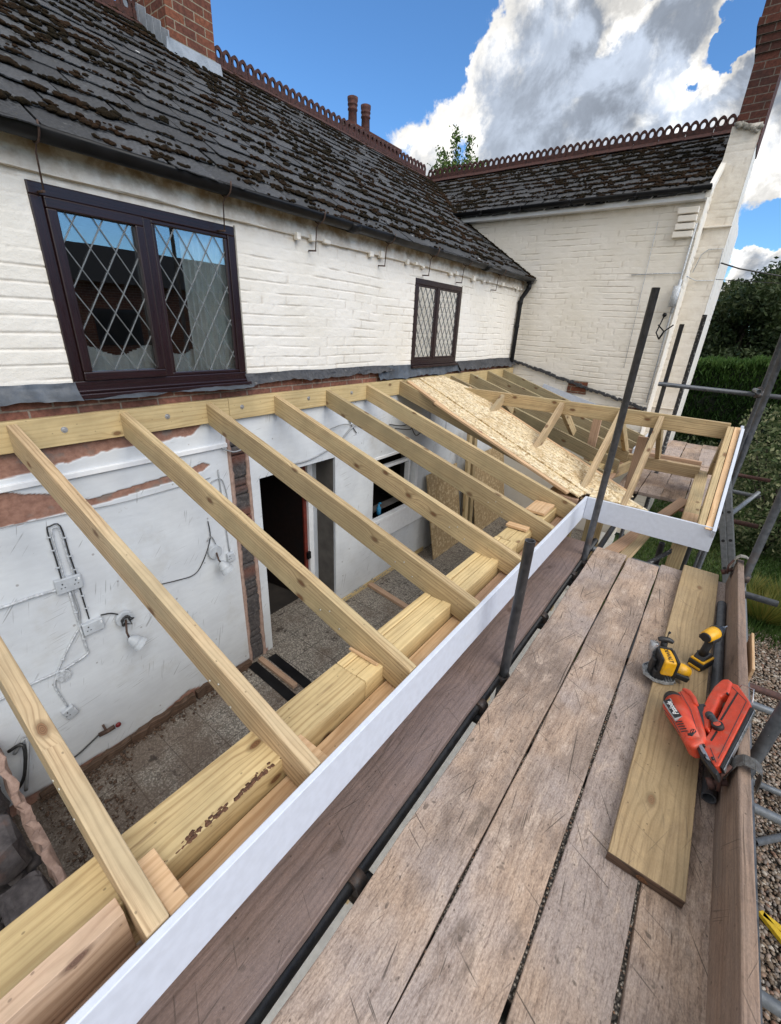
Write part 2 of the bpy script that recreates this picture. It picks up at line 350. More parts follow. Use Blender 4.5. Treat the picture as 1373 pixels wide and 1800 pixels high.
# ------------------------------------------------------------ materials
def wood(name, light, dark, third, knot=(.10, .045, .02), kn=.5, grain=1.0, rough=.6, worn=0.0, dirt=0.0, bumpk=.25, tone=.12, spec=.35, wane=0.0):  # tone: how far whole timbers differ
    m, k, b = newmat(name)
    r = k.rnd(); uv = k.vm('ADD', k.uv(), k.xyz(k.math('MULTIPLY', r, 91.7), k.math('MULTIPLY', r, 47.3)))
    s = k.sep(uv); U, V = s[0], s[1]
    lo = k.noise(k.xyz(k.math('MULTIPLY', U, 1.1), k.math('MULTIPLY', V, 5.0)), 1.0, 3)
    wv = k.noise(k.xyz(k.math('MULTIPLY', U, 2.2), k.math('MULTIPLY', V, 9.0), 3.3), 1.0, 2)
    # knots in a stretched cell pattern
    kv = k.xyz(k.math('MULTIPLY', U, 4.2), k.math('MULTIPLY', V, 8.0))
    vo = k.voro(kv, 1.0, dims='2D'); pres = k.mapr(k.sep(vo.outputs['Color'])[0], 1 - kn * .55, 1 - kn * .55 + .02)
    dist = k.math('ADD', vo.outputs['Distance'], k.math('MULTIPLY', k.math('SUBTRACT', k.noise(uv, 45, 2), .5), .05))
    infl = k.math('MULTIPLY', k.mapr(vo.outputs['Distance'], .0, .42, 1.0, 0.0), pres)
    V2 = k.math('ADD', V, k.math('ADD', k.math('MULTIPLY', k.math('SUBTRACT', wv, .5), .030), k.math('MULTIPLY', infl, .022)))
    st = k.noise(k.xyz(k.math('MULTIPLY', U, .8), k.math('MULTIPLY', V2, 62 * grain), 7.0), 1.0, 4, .65)
    st2 = k.noise(k.xyz(k.math('MULTIPLY', U, 9.0), k.math('MULTIPLY', V2, 420 * grain), 1.0), 1.0, 3, .7)
    ph = k.math('ADD', k.math('MULTIPLY', V2, 330 * grain), k.math('MULTIPLY', k.noise(k.xyz(k.math('MULTIPLY', U, .9), k.math('MULTIPLY', V, 7.0), 21.0), 1.0, 3), 26.0))
    sn = k.math('MULTIPLY_ADD', k.math('SINE', ph), .5, .5); rings = k.math('POWER', sn, 4.0)
    g = k.math('ADD', k.math('ADD', k.math('MULTIPLY', st, .62), k.math('MULTIPLY', st2, .34)), k.math('MULTIPLY', rings, .17))
    gf = k.mapr(g, .36, .72)
    c = k.mix(gf, light, dark)
    c = k.mix(k.mapr(lo, .40, .66, 0, .6), c, third)
    c = k.vm('SCALE', c, sc=k.mapr(k.noise(uv, 3.5, 5, .65), .3, .7, .86, 1.12))
    km = k.math('MULTIPLY', k.mapr(dist, .075, .105, 1.0, 0.0), pres)
    kr = k.math('MULTIPLY', k.mapr(dist, .10, .18, .75, 0.0), pres)
    c = k.mix(kr, c, tuple(x * .62 for x in dark)); kc = k.mix(k.mapr(k.math('SINE', k.math('MULTIPLY', dist, 190)), -.6, .9), knot, tuple(x * 2.1 for x in knot)); c = k.mix(k.math('MULTIPLY', km, .9), c, kc)
    hgt = k.math('SUBTRACT', k.math('MULTIPLY', g, 1.1), k.math('MULTIPLY', km, .15))
    rgh = k.mapr(st2, .2, .8, rough - .08, rough + .12)
    if worn:
        # scratches, scuffs, dark stains and pale wear of old scaffold boards
        sc = None
        for i, (ang, dens) in enumerate(((.5, .565), (-.35, .575), (1.15, .58), (.12, .57))):
            ca, sa = math.cos(ang), math.sin(ang)
            a = k.math('ADD', k.math('MULTIPLY', U, ca), k.math('MULTIPLY', V, sa)); e = k.math('SUBTRACT', k.math('MULTIPLY', V, ca), k.math('MULTIPLY', U, sa))
            q = k.noise(k.xyz(k.math('MULTIPLY', a, 2.6), k.math('MULTIPLY', e, 120), i * 9.1), 1.0, 1, .4)
            q = k.math('MULTIPLY', k.mapr(q, dens + .122, dens + .160), k.mapr(k.noise(uv, 2.3 + i * .7, 2), .46, .56))
            sc = q if sc is None else k.math('MAXIMUM', sc, q)
        crack = k.math('MULTIPLY', k.mapr(k.noise(k.xyz(k.math('MULTIPLY', U, 1.3), k.math('MULTIPLY', V2, 85), 15), 1.0, 2, .4), .70, .75), k.mapr(k.noise(uv, 1.6, 2), .42, .56))
        soft = k.math('MULTIPLY', worn, 1.0)
        big = k.noise(k.xyz(k.math('MULTIPLY', U, 1.5), k.math('MULTIPLY', V, 3.6), 9), 1.0, 6, .62); mid = k.noise(k.xyz(k.math('MULTIPLY', U, 7), k.math('MULTIPLY', V, 14), 12), 1.0, 6, .68)
        tanc = k.mix(k.mapr(big, .38, .60), tuple(x * .92 for x in third), tuple(x * y for x, y in zip(light, (1.12, 1.02, .92))))
        tanc = k.mix(k.mapr(k.noise(uv, 1.3, 4), .44, .58, 0, .9), tanc, tuple(x * y for x, y in zip(light, (.94, 1.0, 1.14))))
        tanc = k.mix(k.mapr(mid, .50, .68, 0, .8), tanc, tuple(min(1, x * 1.36) for x in light))
        tanc = k.mix(k.mapr(mid, .48, .34, 0, .55), tanc, dark)
        c = k.mix(.72 * worn, c, tanc)
        blot = k.mapr(k.noise(k.xyz(k.math('MULTIPLY', U, 3.0), k.math('MULTIPLY', V, 7), 5), 1.0, 6, .66), .58, .72)
        spot = k.mapr(k.noise(uv, 60, 4, .65), .62, .70); spot2 = k.mapr(k.voro(k.vm('ADD', uv, k.vm('SCALE', k.noise(uv, 25, 2, col=True), sc=.04)), 17).outputs['Distance'], .10, .17, 1, 0)
        fine = k.noise(k.xyz(k.math('MULTIPLY', U, 24), k.math('MULTIPLY', V, 160), 2), 1.0, 5, .7)
        c = k.mix(k.mapr(fine, .50, .66, 0, .55 * worn), c, tuple(x * .8 for x in dark))
        fz = k.noise(k.xyz(k.math('MULTIPLY', U, 110), k.math('MULTIPLY', V, 190), 6), 1.0, 4, .65); c = k.vm('SCALE', c, sc=k.mapr(fz, .3, .7, 1 - .24 * worn, 1 + .20 * worn))
        c = k.mix(k.math('MULTIPLY', blot, .62 * dirt), c, (.115, .085, .065))
        c = k.mix(k.math('MULTIPLY', k.math('MAXIMUM', k.math('MULTIPLY', spot, k.mapr(mid, .4, .55)), k.math('MULTIPLY', spot2, k.mapr(big, .46, .56))), .6 * dirt), c, (.06, .048, .038))
        c = k.mix(k.math('MULTIPLY', sc, .75 * dirt), c, (.06, .048, .038))
        c = k.mix(k.math('MULTIPLY', crack, .85 * worn), c, (.04, .03, .022))
        c = k.mix(k.math('MULTIPLY', k.mapr(k.noise(uv, 120, 3, .6), .70, .75), .6 * worn), c, (.70, .66, .60))
        hgt = k.math('SUBTRACT', k.math('ADD', hgt, k.math('MULTIPLY', fine, .5)), k.math('ADD', k.math('MULTIPLY', sc, .5), k.math('MULTIPLY', crack, 1.5)))
    if wane:
        q = k.mapr(k.noise(k.xyz(k.math('MULTIPLY', U, 3.2), k.math('MULTIPLY', V, 26), 2), 1.0, 4, .6), .64, .70)
        c = k.mix(k.math('MULTIPLY', q, wane), c, (.13, .055, .028))
    dots = k.math('MULTIPLY', k.mapr(k.voro(k.xyz(k.math('MULTIPLY', U, 7), k.math('MULTIPLY', V, 9), 0), 1.0, dims='2D').outputs['Distance'], .016, .034, 1.0, 0.0), .6)
    c = k.mix(dots, c, tuple(x * .28 for x in dark))
    c = k.mix(k.math('MULTIPLY', k.mapr(k.math('FRACT', k.math('MULTIPLY', r, 7.31)), 0, 1, 0, 1, False), .22 if tone > .1 else 0.0), c, third)
    c = k.vm('SCALE', c, sc=k.math('ADD', 1 - tone, k.math('MULTIPLY', r, 2 * tone)))
    setb(k, b, col=c, rough=rgh, nrm=k.bump(hgt, bumpk, .004), spec=spec)
    return m

M = {}
M['treated3'] = wood('older_treated_timber', (.40, .315, .185), (.21, .155, .085), (.30, .26, .15), kn=.5, rough=.65, bumpk=.3)
M['treated'] = wood('treated_timber', (.54, .405, .225), (.30, .20, .10), (.41, .335, .19), kn=.5, rough=.6, bumpk=.3, wane=.25, tone=.2)
M['treated2'] = wood('pale_treated_timber', (.56, .41, .245), (.31, .20, .105), (.42, .345, .215), kn=.4, rough=.6, bumpk=.25)
M['beam'] = wood('yellow_beam_timber', (.66, .51, .27), (.42, .29, .135), (.60, .46, .235), kn=.25, rough=.5, bumpk=.2, grain=.7, wane=.3)
M['pine'] = wood('fresh_pine', (.70, .49, .29), (.46, .27, .13), (.63, .42, .25), knot=(.17, .05, .03), kn=.14, rough=.62, bumpk=.2, grain=.6)
M['pine2'] = wood('pinkish_fresh_pine', (.60, .43, .30), (.36, .23, .15), (.50, .36, .25), knot=(.085, .045, .033), kn=.6, rough=.62, bumpk=.2, grain=.6)
M['pink'] = wood('pinkish_softwood', (.50, .33, .22), (.34, .21, .13), (.44, .30, .21), kn=.2, rough=.65, bumpk=.2)
M['deck'] = wood('weathered_scaffold_board', (.455, .36, .29), (.15, .10, .075), (.28, .215, .175), knot=(.09, .06, .045), kn=.3, rough=.72, worn=1.0, dirt=1.0, bumpk=.45, tone=.07, grain=.8, spec=.25)
M['deckdark'] = wood('damp_scaffold_board', (.25, .18, .155), (.115, .08, .068), (.20, .15, .132), knot=(.045, .028, .02), kn=.22, rough=.55, worn=.5, dirt=.7, bumpk=.4, tone=.05, grain=.8, spec=.4)
M['toe'] = wood('toe_board_timber', (.30, .21, .155), (.14, .095, .072), (.26, .20, .16), knot=(.06, .04, .03), kn=.2, rough=.72, worn=.5, dirt=.6, bumpk=.5, tone=.05, grain=.8, spec=.25)
M['newboard'] = wood('fresh_treated_board', (.42, .30, .165), (.215, .145, .072), (.33, .25, .14), kn=.3, rough=.66, bumpk=.35, grain=.8, worn=.3, dirt=.4)
M['olddark'] = wood('old_dark_timber', (.12, .07, .045), (.05, .032, .022), (.09, .06, .04), kn=.1, rough=.7, bumpk=.3)

def painted_brick(name, base, dirtc, warm=0.0):
    m, k, b = newmat(name); p = k.uv(); h = k.attr('joint')
    n = k.noise(p, 38, 5, .65); n2 = k.noise(p, 1.7, 4, .6); n3 = k.noise(p, 130, 3, .6)
    c = k.mix(k.mapr(n2, .35, .7), base, tuple(x * y for x, y in zip(base, (.93, .92, .89))))
    c = k.mix(k.math('MULTIPLY', h, k.mapr(k.noise(p, 6, 3), .4, .62, .10, .60)), c, dirtc)
    st = k.mapr(k.noise(p, 11, 6, .7), .60, .74); c = k.mix(k.math('MULTIPLY', st, .30), c, dirtc)
    top = k.attr('stain'); c = k.mix(k.math('MULTIPLY', top, k.mapr(k.noise(p, 7, 5, .65), .36, .62, .05, .75)), c, (.33, .23, .13))
    setb(k, b, col=c, rough=.62, nrm=k.bump(k.math('ADD', k.math('MULTIPLY', n, .7), k.math('MULTIPLY', n3, .3)), .75, .006), spec=.3)
    return m
M['paint'] = painted_brick('painted_brick_white', (.80, .758, .69), (.42, .36, .29))
M['paint2'] = painted_brick('painted_brick_unlit_side', (.84, .785, .70), (.46, .39, .31))  # wall paint colour raised to brighten wing faces the sun leaves unlit

def brick(name, c1, c2, mort, course=.0787, length=.235, soot=.3, offs=.5):
    m, k, b = newmat(name); p = k.uv()
    p2 = k.vm('ADD', p, k.vm('SCALE', k.vm('SUBTRACT', k.noise(p, 9, 2, col=True), (.5, .5, .5)), sc=.006))
    t = k.n('ShaderNodeTexBrick'); k.put(t.inputs['Vector'], p2); t.inputs['Scale'].default_value = 1.0
    t.inputs['Brick Width'].default_value = length; t.inputs['Row Height'].default_value = course; t.inputs['Mortar Size'].default_value = .006
    t.inputs['Mortar Smooth'].default_value = .15; t.inputs['Bias'].default_value = -.1
    k.put(t.inputs['Color1'], c1); k.put(t.inputs['Color2'], c2); k.put(t.inputs['Mortar'], mort)
    n = k.noise(p, 30, 5, .65); c = k.vm('SCALE', t.outputs['Color'], sc=k.mapr(n, .25, .75, .62, 1.3))
    c = k.mix(k.mapr(k.noise(p, 5, 4), .5, .75, 0, soot), c, (.035, .025, .022))
    hh = k.math('ADD', k.math('MULTIPLY', k.math('SUBTRACT', 1.0, t.outputs['Fac']), 1.0), k.math('MULTIPLY', n, .4))
    setb(k, b, col=c, rough=.82, nrm=k.bump(hh, .7, .008), spec=.25); return m
M['brick'] = brick('red_brick', (.19, .066, .035), (.105, .038, .026), (.26, .21, .15))
M['brickdark'] = brick('sooty_red_brick', (.105, .036, .024), (.060, .025, .02), (.14, .115, .095), soot=.5)
M['brickdust'] = brick('dusty_brick', (.25, .105, .07), (.16, .075, .055), (.30, .24, .19), soot=.6)

# slates
m, k, b = newmat('roof_slate'); p = k.uv(); rv = k.attr('rnd')
n = k.noise(p, 60, 6, .7); n2 = k.noise(p, 5, 4, .6)
c = k.mix(k.mapr(n, .36, .66), (.011, .012, .013), (.090, .091, .095))
c = k.mix(k.mapr(n2, .42, .68, 0, .5), c, (.035, .036, .040))
c = k.vm('SCALE', c, sc=k.mapr(rv, 0, 1, .7, 1.35, False))
c = k.mix(k.math('MULTIPLY', k.mapr(k.noise(p, 24, 5, .6), .60, .70), k.mapr(k.noise(p, 1.2, 2), .38, .6, .15, .8)), c, (.035, .030, .012))
li = k.mapr(k.voro(k.vm('ADD', p, k.vm('SCALE', k.noise(p, 30, 2, col=True), sc=.03)), 13).outputs['Distance'], .10, .20, 1, 0)
c = k.mix(k.math('MULTIPLY', k.math('MULTIPLY', li, k.mapr(k.noise(p, 2.4, 3), .46, .62)), .55), c, (.26, .26, .23))
wh = k.math('MULTIPLY', k.mapr(k.voro(k.vm('ADD', p, k.vm('SCALE', k.noise(p, 50, 2, col=True), sc=.02)), 3.1).outputs['Distance'], .045, .075, 1, 0), k.mapr(k.noise(p, 3, 2), .5, .6))
c = k.mix(wh, c, (.62, .62, .60))
setb(k, b, col=c, rough=k.mapr(n, .3, .7, .55, .85), nrm=k.bump(n, .6, .006), spec=.35); M['slate'] = m
m, k, b = newmat('moss'); p = k.obj(); n = k.noise(p, 130, 4, .7); r = k.noise(p, 2.2, 3)
c = k.mix(k.mapr(n, .3, .7), (.006, .005, .003), (.024, .017, .008)); c = k.mix(k.mapr(r, .4, .65), c, k.mix(n, (.013, .008, .005), (.048, .025, .012)))
setb(k, b, col=c, rough=.95, nrm=k.bump(n, .9, .01), spec=.1); M['moss'] = m

def mottled(name, a, c_, rough=.6, s=14, bumpk=.3, metal=0, spec=.4, third=None, a3=.5):
    m, k, b = newmat(name); p = k.obj(); n = k.noise(p, s, 6, .65)
    c = k.mix(k.mapr(n, .32, .68), a, c_)
    if third: c = k.mix(k.mapr(k.noise(p, s * .35, 5, .6), a3, a3 + .12), c, third)
    setb(k, b, col=c, rough=k.mapr(n, .2, .8, rough - .1, min(1, rough + .12)), nrm=k.bump(n, bumpk, .005), metal=metal, spec=spec); return m
M['terracotta'] = mottled('ridge_terracotta', (.080, .028, .021), (.036, .018, .016), .8, 22, .6)
M['pot'] = mottled('chimney_pot_clay', (.10, .036, .028), (.05, .024, .020), .8, 22, .4)
M['lead'] = mottled('lead_flashing', (.085, .098, .115), (.045, .052, .062), .5, 10, .7, spec=.6, third=(.16, .17, .18), a3=.6)
M['felt'] = mottled('torn_roofing_felt', (.035, .036, .04), (.075, .075, .08), .6, 40, .8, third=(.20, .19, .18), a3=.62)
M['newlead'] = mottled('pale_new_lead', (.30, .325, .36), (.20, .225, .255), .5, 8, .3, spec=.5)
M['mortar'] = mottled('pale_mortar', (.38, .36, .31), (.24, .22, .19), .85, 20, .6)
M['blackpvc'] = plain('black_gutter_plastic', (.008, .008, .009), .42, var=.3, scale=8, spec=.25)
M['upvc'] = wood('rosewood_window_frame', (.023, .008, .009), (.013, .006, .006), (.018, .007, .008), kn=0, rough=.3, bumpk=.06, tone=.02, spec=.5)
M['whitepvc'] = plain('white_plastic', (.78, .79, .80), .35, var=.05)
M['whitegloss'] = plain('white_painted_board', (.62, .66, .74), .45, var=.05, scale=30, bump=.12)
M['sock'] = mottled('grubby_white_plastic', (.52, .55, .58), (.40, .42, .44), .4, 12, .1)
M['leadcame'] = plain('lead_lattice', (.17, .175, .17), .4, .3, var=.2)
M['iron'] = plain('rusty_iron', (.10, .06, .045), .7, .4, var=.4, scale=60)
M['curtain2'] = plain('grey_net', (.16, .165, .165), .9, var=.2); M['curtain'] = plain('net_curtain', (.86, .86, .82), .9, var=.1)
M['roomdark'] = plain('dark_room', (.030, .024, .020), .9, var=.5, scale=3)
M['interior'] = plain('interior_surface', (.12, .11, .10), .9, var=.3, scale=5)
M['cable_grey'] = plain('grey_cable', (.33, .34, .35), .5); M['cable_white'] = plain('painted_cable', (.52, .54, .56), .5, var=.3, scale=60)
M['cable_black'] = plain('black_cable', (.03, .03, .03), .45, var=.4, scale=50)
m, k, b = newmat('window_glass')
fr = k.n('ShaderNodeFresnel'); fr.inputs[0].default_value = 1.52
gl = k.n('ShaderNodeBsdfGlossy'); gl.inputs['Roughness'].default_value = .0; gl.inputs['Color'].default_value = (.95, .97, 1, 1)
k.put(gl.inputs['Normal'], k.bump(k.noise(k.obj(), 2.2, 2), .012, .02))
tr = k.n('ShaderNodeBsdfTransparent'); tr.inputs['Color'].default_value = (.86, .89, .89, 1)
mx = k.n('ShaderNodeMixShader'); k.put(mx.inputs[0], k.math('MINIMUM', k.math('MULTIPLY_ADD', fr.outputs[0], 2.0, .11), 1.0)); k.L.new(tr.outputs[0], mx.inputs[1]); k.L.new(gl.outputs[0], mx.inputs[2])
k.L.new(mx.outputs[0], m.node_tree.nodes['Material Output'].inputs['Surface']); M['glass'] = m

# ------------------------------------------------------------ house
GZ = -1.65; FZ = -1.52
house = thing('house', (0, 3, FZ), 'white painted brick cottage with mossy slate roof, leaded windows and red brick chimneys', 'house')
CO = .0787; BL = .235
def brick_relief(A, B, seed, amt=1.0):
    zz = B + .011 * (vnoise(A * 2.1, B * 3 + 5, seed) - .5) * 2; row = np.floor(zz / CO); fz = zz / CO - row
    ss = A / BL + .5 * (row % 2) + .25 * (vnoise(row * 1.7, row * 0, seed + 3)); colm = np.floor(ss); fs = ss - colm
    jz = 1 - sstep(.035, .10, np.minimum(fz, 1 - fz)); js = 1 - sstep(.014, .046, np.minimum(fs, 1 - fs))
    keepz = sstep(.40, .58, fbm(A * 3.4, B * 5.1, seed + 9, 3)); keeps = sstep(.44, .58, fbm(A * 4.3, B * 6.3, seed + 21, 3))
    j = np.maximum(jz * (.12 + .88 * keepz), js * keeps * .85)
    br = vnoise(colm * 1.37 + .5, row * 1.91 + .5, seed + 31) * .006
    tilt = (fz - .5) * .005 * (vnoise(colm * 2.3, row * 3.1, seed + 41))
    rough = (fbm(A * 18, B * 26, seed + 51, 4) - .5) * .009 + (fbm(A * 3, B * 3, seed + 5, 2) - .5) * .010
    return amt * (br * .5 + tilt * .15 + rough * .5 - j * .0060), j
def wallface(name, s0, s1, t0, t1, place, mat, seed, holes=(), step=.0125, stain=None, parent=None, tstep=None):
    fn = lambda A, B: place(A, B, brick_relief(A, B, seed)[0])
    return sheet(name, s0, s1, t0, t1, step, fn, mat, holes=holes, tstep=tstep, attrs={'joint': lambda A, B: brick_relief(A, B, seed)[1], 'stain': stain or (lambda A, B: A * 0)}, parent=parent or house)

W1 = (.945, 2.112, 1.17, 2.195); W2 = (4.385, 5.44, 1.20, 2.115)
wf = wallface('front_wall', -1.3, 7.5, 1.175, 2.245, lambda A, B, h: (h, A, B), M['paint'], 3, holes=(W1, W2), step=.0105, tstep=.0052, stain=lambda A, B: sstep(2.12, 2.26, B) * .5)
mb = MB()
for a, b_, c, e in ((-1.3, 8.2, FZ - .2, .86), ):
    pass
def slab_with_holes(mb, x0, x1, ys, zs, holes, mi=0):
    """wall slab in the YZ plane cut round rectangular openings"""
    Y = sorted(set([ys[0], ys[1]] + [h[0] for h in holes] + [h[1] for h in holes])); 
    for i in range(len(Y) - 1):
        ya, yb = Y[i], Y[i + 1]; cut = sorted([(h[2], h[3]) for h in holes if h[0] < (ya + yb) / 2 < h[1]]); z = zs[0]
        for c0, c1 in cut:
            if c0 > z: mb.box(x0, x1, ya, yb, z, c0, mi)
            z = c1
        if z < zs[1]: mb.box(x0, x1, ya, yb, z, zs[1], mi)
DOOR = (2.155, 3.10, FZ, .345); WIN3 = (3.75, 4.70, -.60, .20)
slab_with_holes(mb, -.28, -.022, (-1.3, 7.5), (FZ - .2, 2.40), [W1, W2, (DOOR[0], DOOR[1], FZ - .2, DOOR[3]), WIN3])
mb.build('masonry', M['interior'], house)
# eaves course standing proud, with dentil headers
mb = MB(); 
def eav(A, B): return (.028 + (fbm(A * 9, B * 20, 77, 3) - .5) * .016 + .006 * vnoise(np.floor(A / .23), np.floor(B / .075), 5), A, B + (fbm(A * 2.2, B * 0 + 2, 8, 3) - .5) * .02)
sheet('eaves_course', -1.3, 7.44, 2.235, 2.36, .014, eav, M['paint'], attrs={'joint': lambda A, B: sstep(.5, .7, fbm(A * 5, B * 12, 4, 3)) * .6, 'stain': lambda A, B: .45 + .75 * sstep(2.25, 2.33, B)}, parent=house)
for i in range(58):
    y = -1.1 + i * .15
    if random.random() < .35 or y < 2.5: continue
    z0 = 2.215 + random.uniform(-.012, .012); hh = .055 if random.random() < .6 else .03
    mb.beam((.03, y, z0 + .02), (.03, y + random.uniform(.04, .085), z0 + .02 + random.uniform(-.006, .006)), .036 + random.uniform(-.008, .012), hh * random.uniform(.7, 1.1))
mb.box(.0, .026, -1.3, 7.44, 2.232, 2.244)
mb.build('dentil_course', M['paint2'], house, bevel=.010)
# brick band under the flashing
sheet('exposed_brick_band', -1.3, 7.48, .88, 1.20, .012, lambda A, B: (-.012 + brick_relief(A, B, 14)[0] * .8 + .006, A, B), M['brickdust'], parent=house)
# lead and felt strips
def flash(name, y0, y1, mat, seed, zb=1.14, zt=1.215, amp=.03, out=.03, tatter=.4):
    def fn(A, B):
        t = B; bot = zb + (fbm(A * 5, A * 0, seed, 4) - .5) * amp * 2 + (vnoise(A * 22, A * 0, seed + 3) - .5) * amp * tatter
        top = zt + (fbm(A * 3, A * 0, seed + 8, 3) - .5) * .02
        z = bot + (top - bot) * t
        x = .016 + (1 - t) ** 1.5 * out * (.35 + 1.3 * vnoise(A * 4, A * 0, seed + 5)) + (fbm(A * 14, B * 3, seed + 7, 3) - .5) * .022
        return x, A, z
    step = .02
    sa = np.arange(y0, y1, .015); tb = np.linspace(0, 1, 9); A, B = np.meshgrid(sa, tb, indexing='ij'); X, Y, Z = fn(A, B)
    n, q = len(sa), 9; V = np.concatenate([np.stack([X, Y, Z], -1).reshape(-1, 3), np.stack([X - .004, Y, Z], -1).reshape(-1, 3)])
    I = np.arange(n * q).reshape(n, q); Q = np.stack([I[:-1, :-1], I[1:, :-1], I[1:, 1:], I[:-1, 1:]], -1).reshape(-1, 4)
    return npmesh(name, V, np.concatenate([Q, Q[:, ::-1] + n * q]), mat, parent=house, smooth=True, uv=np.concatenate([np.stack([A.ravel(), B.ravel()], -1)] * 2))
flash('lead_flashing', -1.3, .96, M['lead'], 2, 1.145, 1.238, .016, .05, .3)
flash('lead_flashing', .93, 2.14, M['lead'], 5, 1.135, 1.172, .018, .07, .3)
flash('lead_flashing', 2.10, 4.05, M['felt'], 9, 1.155, 1.222, .022, .04, .8)
flash('lead_flashing', 3.75, 5.62, M['lead'], 12, 1.085, 1.215, .03, .04, .5)
flash('lead_flashing', 5.5, 7.46, M['felt'], 17, 1.10, 1.222, .03, .05, .8)

def window(y0, y1, z0, z1, mid, pat, back, curt):
    # y0..y1,z0..z1 outer frame; two sashes either side of mid
    f = MB(); fw = .058; X0, X1 = -.05, .012
    f.box(X0, X1, y0, y1, z1 - fw, z1); f.box(X0, X1, y0, y1, z0, z0 + fw * 1.2)
    f.box(X0, X1, y0, y0 + fw, z0 + fw * 1.2, z1 - fw); f.box(X0, X1, y1 - fw, y1, z0 + fw * 1.2, z1 - fw); f.box(X0, X1 + .001, mid - fw * .45, mid + fw * .45, z0 + fw * 1.2, z1 - fw)
    fo = f.build('window', M['upvc'], house, bevel=.006)
    s = MB(); s.box(-.04, .055, y0 - .015, y1 + .015, z0 - .028, z0 + .002); s.box(-.04, .03, y0, y1, z0 + .0025, z0 + .02); s.build('sill', M['upvc'], fo, bevel=.006)
    for i, (a, b_) in enumerate(((y0 + fw, mid - fw * .45), (mid + fw * .45, y1 - fw))):
        c0, c1 = z0 + fw * 1.2, z1 - fw; sw = .05 if i == 0 and pat == 1 else .022
        q = MB(); xx = .024 if sw > .03 else .006
        q.box(-.02, xx, a, b_, c1 - sw, c1); q.box(-.02, xx, a, b_, c0, c0 + sw); q.box(-.02, xx, a, a + sw, c0 + sw, c1 - sw); q.box(-.02, xx, b_ - sw, b_, c0 + sw, c1 - sw)
        q.build('sash', M['upvc'], fo, bevel=.006)
        ga, gb, g0, g1 = a + sw, b_ - sw, c0 + sw, c1 - sw
        g = MB(); g.box(-.014, -.008, ga, gb, g0, g1); g.build('pane', M['glass'], fo)
        l = MB(); dy, dz = (.131, .215) if pat == 1 else (.10, .165)
        def clipline(p, q_):
            t0, t1 = 0.0, 1.0; d_ = (q_[0] - p[0], q_[1] - p[1])
            for den, num in ((-d_[0], p[0] - ga), (d_[0], gb - p[0]), (-d_[1], p[1] - g0), (d_[1], g1 - p[1])):
                if abs(den) < 1e-9: 
                    if num < 0: return None
                    continue
                t = num / den
                if den < 0: t0 = max(t0, t)
                else: t1 = min(t1, t)
            return None if t0 >= t1 - .02 else ((p[0] + d_[0] * t0, p[1] + d_[1] * t0), (p[0] + d_[0] * t1, p[1] + d_[1] * t1))
        H = g1 - g0; W_ = gb - ga; sl = dz / dy
        for j in range(-12, 22):
            for sg in (1, -1):
                y = ga + j * dy; p = (y, g0); e = (y + sg * H / sl, g1)
                r = clipline(p, e)
                if r:
                    x = -.0055 if sg > 0 else -.0045
                    l.beam((x, r[0][0], r[0][1]), (x, r[1][0], r[1][1]), .0045 if False else .003, .0052, up=(0, sg * sl, -1) if False else (0, -sg * H, H / sl) if False else (0, 1, 0))
        l.build('lead_lattice', M['leadcame'], fo)
    return fo
w1 = window(*W1, 1.512, 1, 0, 0); w2 = window(*W2, 4.875, 2, 0, 0)
# rooms behind the windows
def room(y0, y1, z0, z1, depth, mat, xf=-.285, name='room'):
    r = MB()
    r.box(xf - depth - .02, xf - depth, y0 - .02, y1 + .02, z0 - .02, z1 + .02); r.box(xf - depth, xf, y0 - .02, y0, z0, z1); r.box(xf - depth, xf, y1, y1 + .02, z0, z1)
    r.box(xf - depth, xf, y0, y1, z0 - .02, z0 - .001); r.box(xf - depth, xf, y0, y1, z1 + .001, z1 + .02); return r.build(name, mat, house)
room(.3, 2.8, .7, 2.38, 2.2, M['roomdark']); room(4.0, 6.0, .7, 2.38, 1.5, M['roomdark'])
for (ya, yb, x, n) in ((1.74, 2.30, -.07, 14), (4.40, 5.60, -.10, 34)):
    c = MB(); pts = [(x + .016 * math.sin(i * 2.1 + random.random()), ya + (yb - ya) * i / (n * 3), 0) for i in range(n * 3 + 1)]
    for i in range(len(pts) - 1):
        p, q = pts[i], pts[i + 1]
        c.face([(p[0], p[1], 1.19), (q[0], q[1], 1.19), (q[0], q[1], 2.16), (p[0], p[1], 2.16)], smooth=True)
    c.build('curtain', M['curtain2' if ya > 3 else 'curtain'], w2 if ya > 3 else w1)
c = MB()
pts = [(-.09 + .010 * math.sin(i * 1.7), .95 + i * .022, 0) for i in range(60)]
for i in range(59):
    p, q = pts[i], pts[i + 1]; zt = 1.40 + .03 * math.sin(i * .35); c.face([(p[0], p[1], 1.19), (q[0], q[1], 1.19), (q[0], q[1], zt), (p[0], p[1], zt)], smooth=True)
c.build('net_curtain', M['curtain'], w1)
# white edge line of silicone round the window
for W_, zb_ in ((W1, 1.19), (W2, 1.215)): mb = MB(); mb.box(-.02, .010, W_[1] + .001, W_[1] + .012, zb_, W_[3] + .01); mb.build('reveal_bead', M['mortar'], house, bevel=.003)

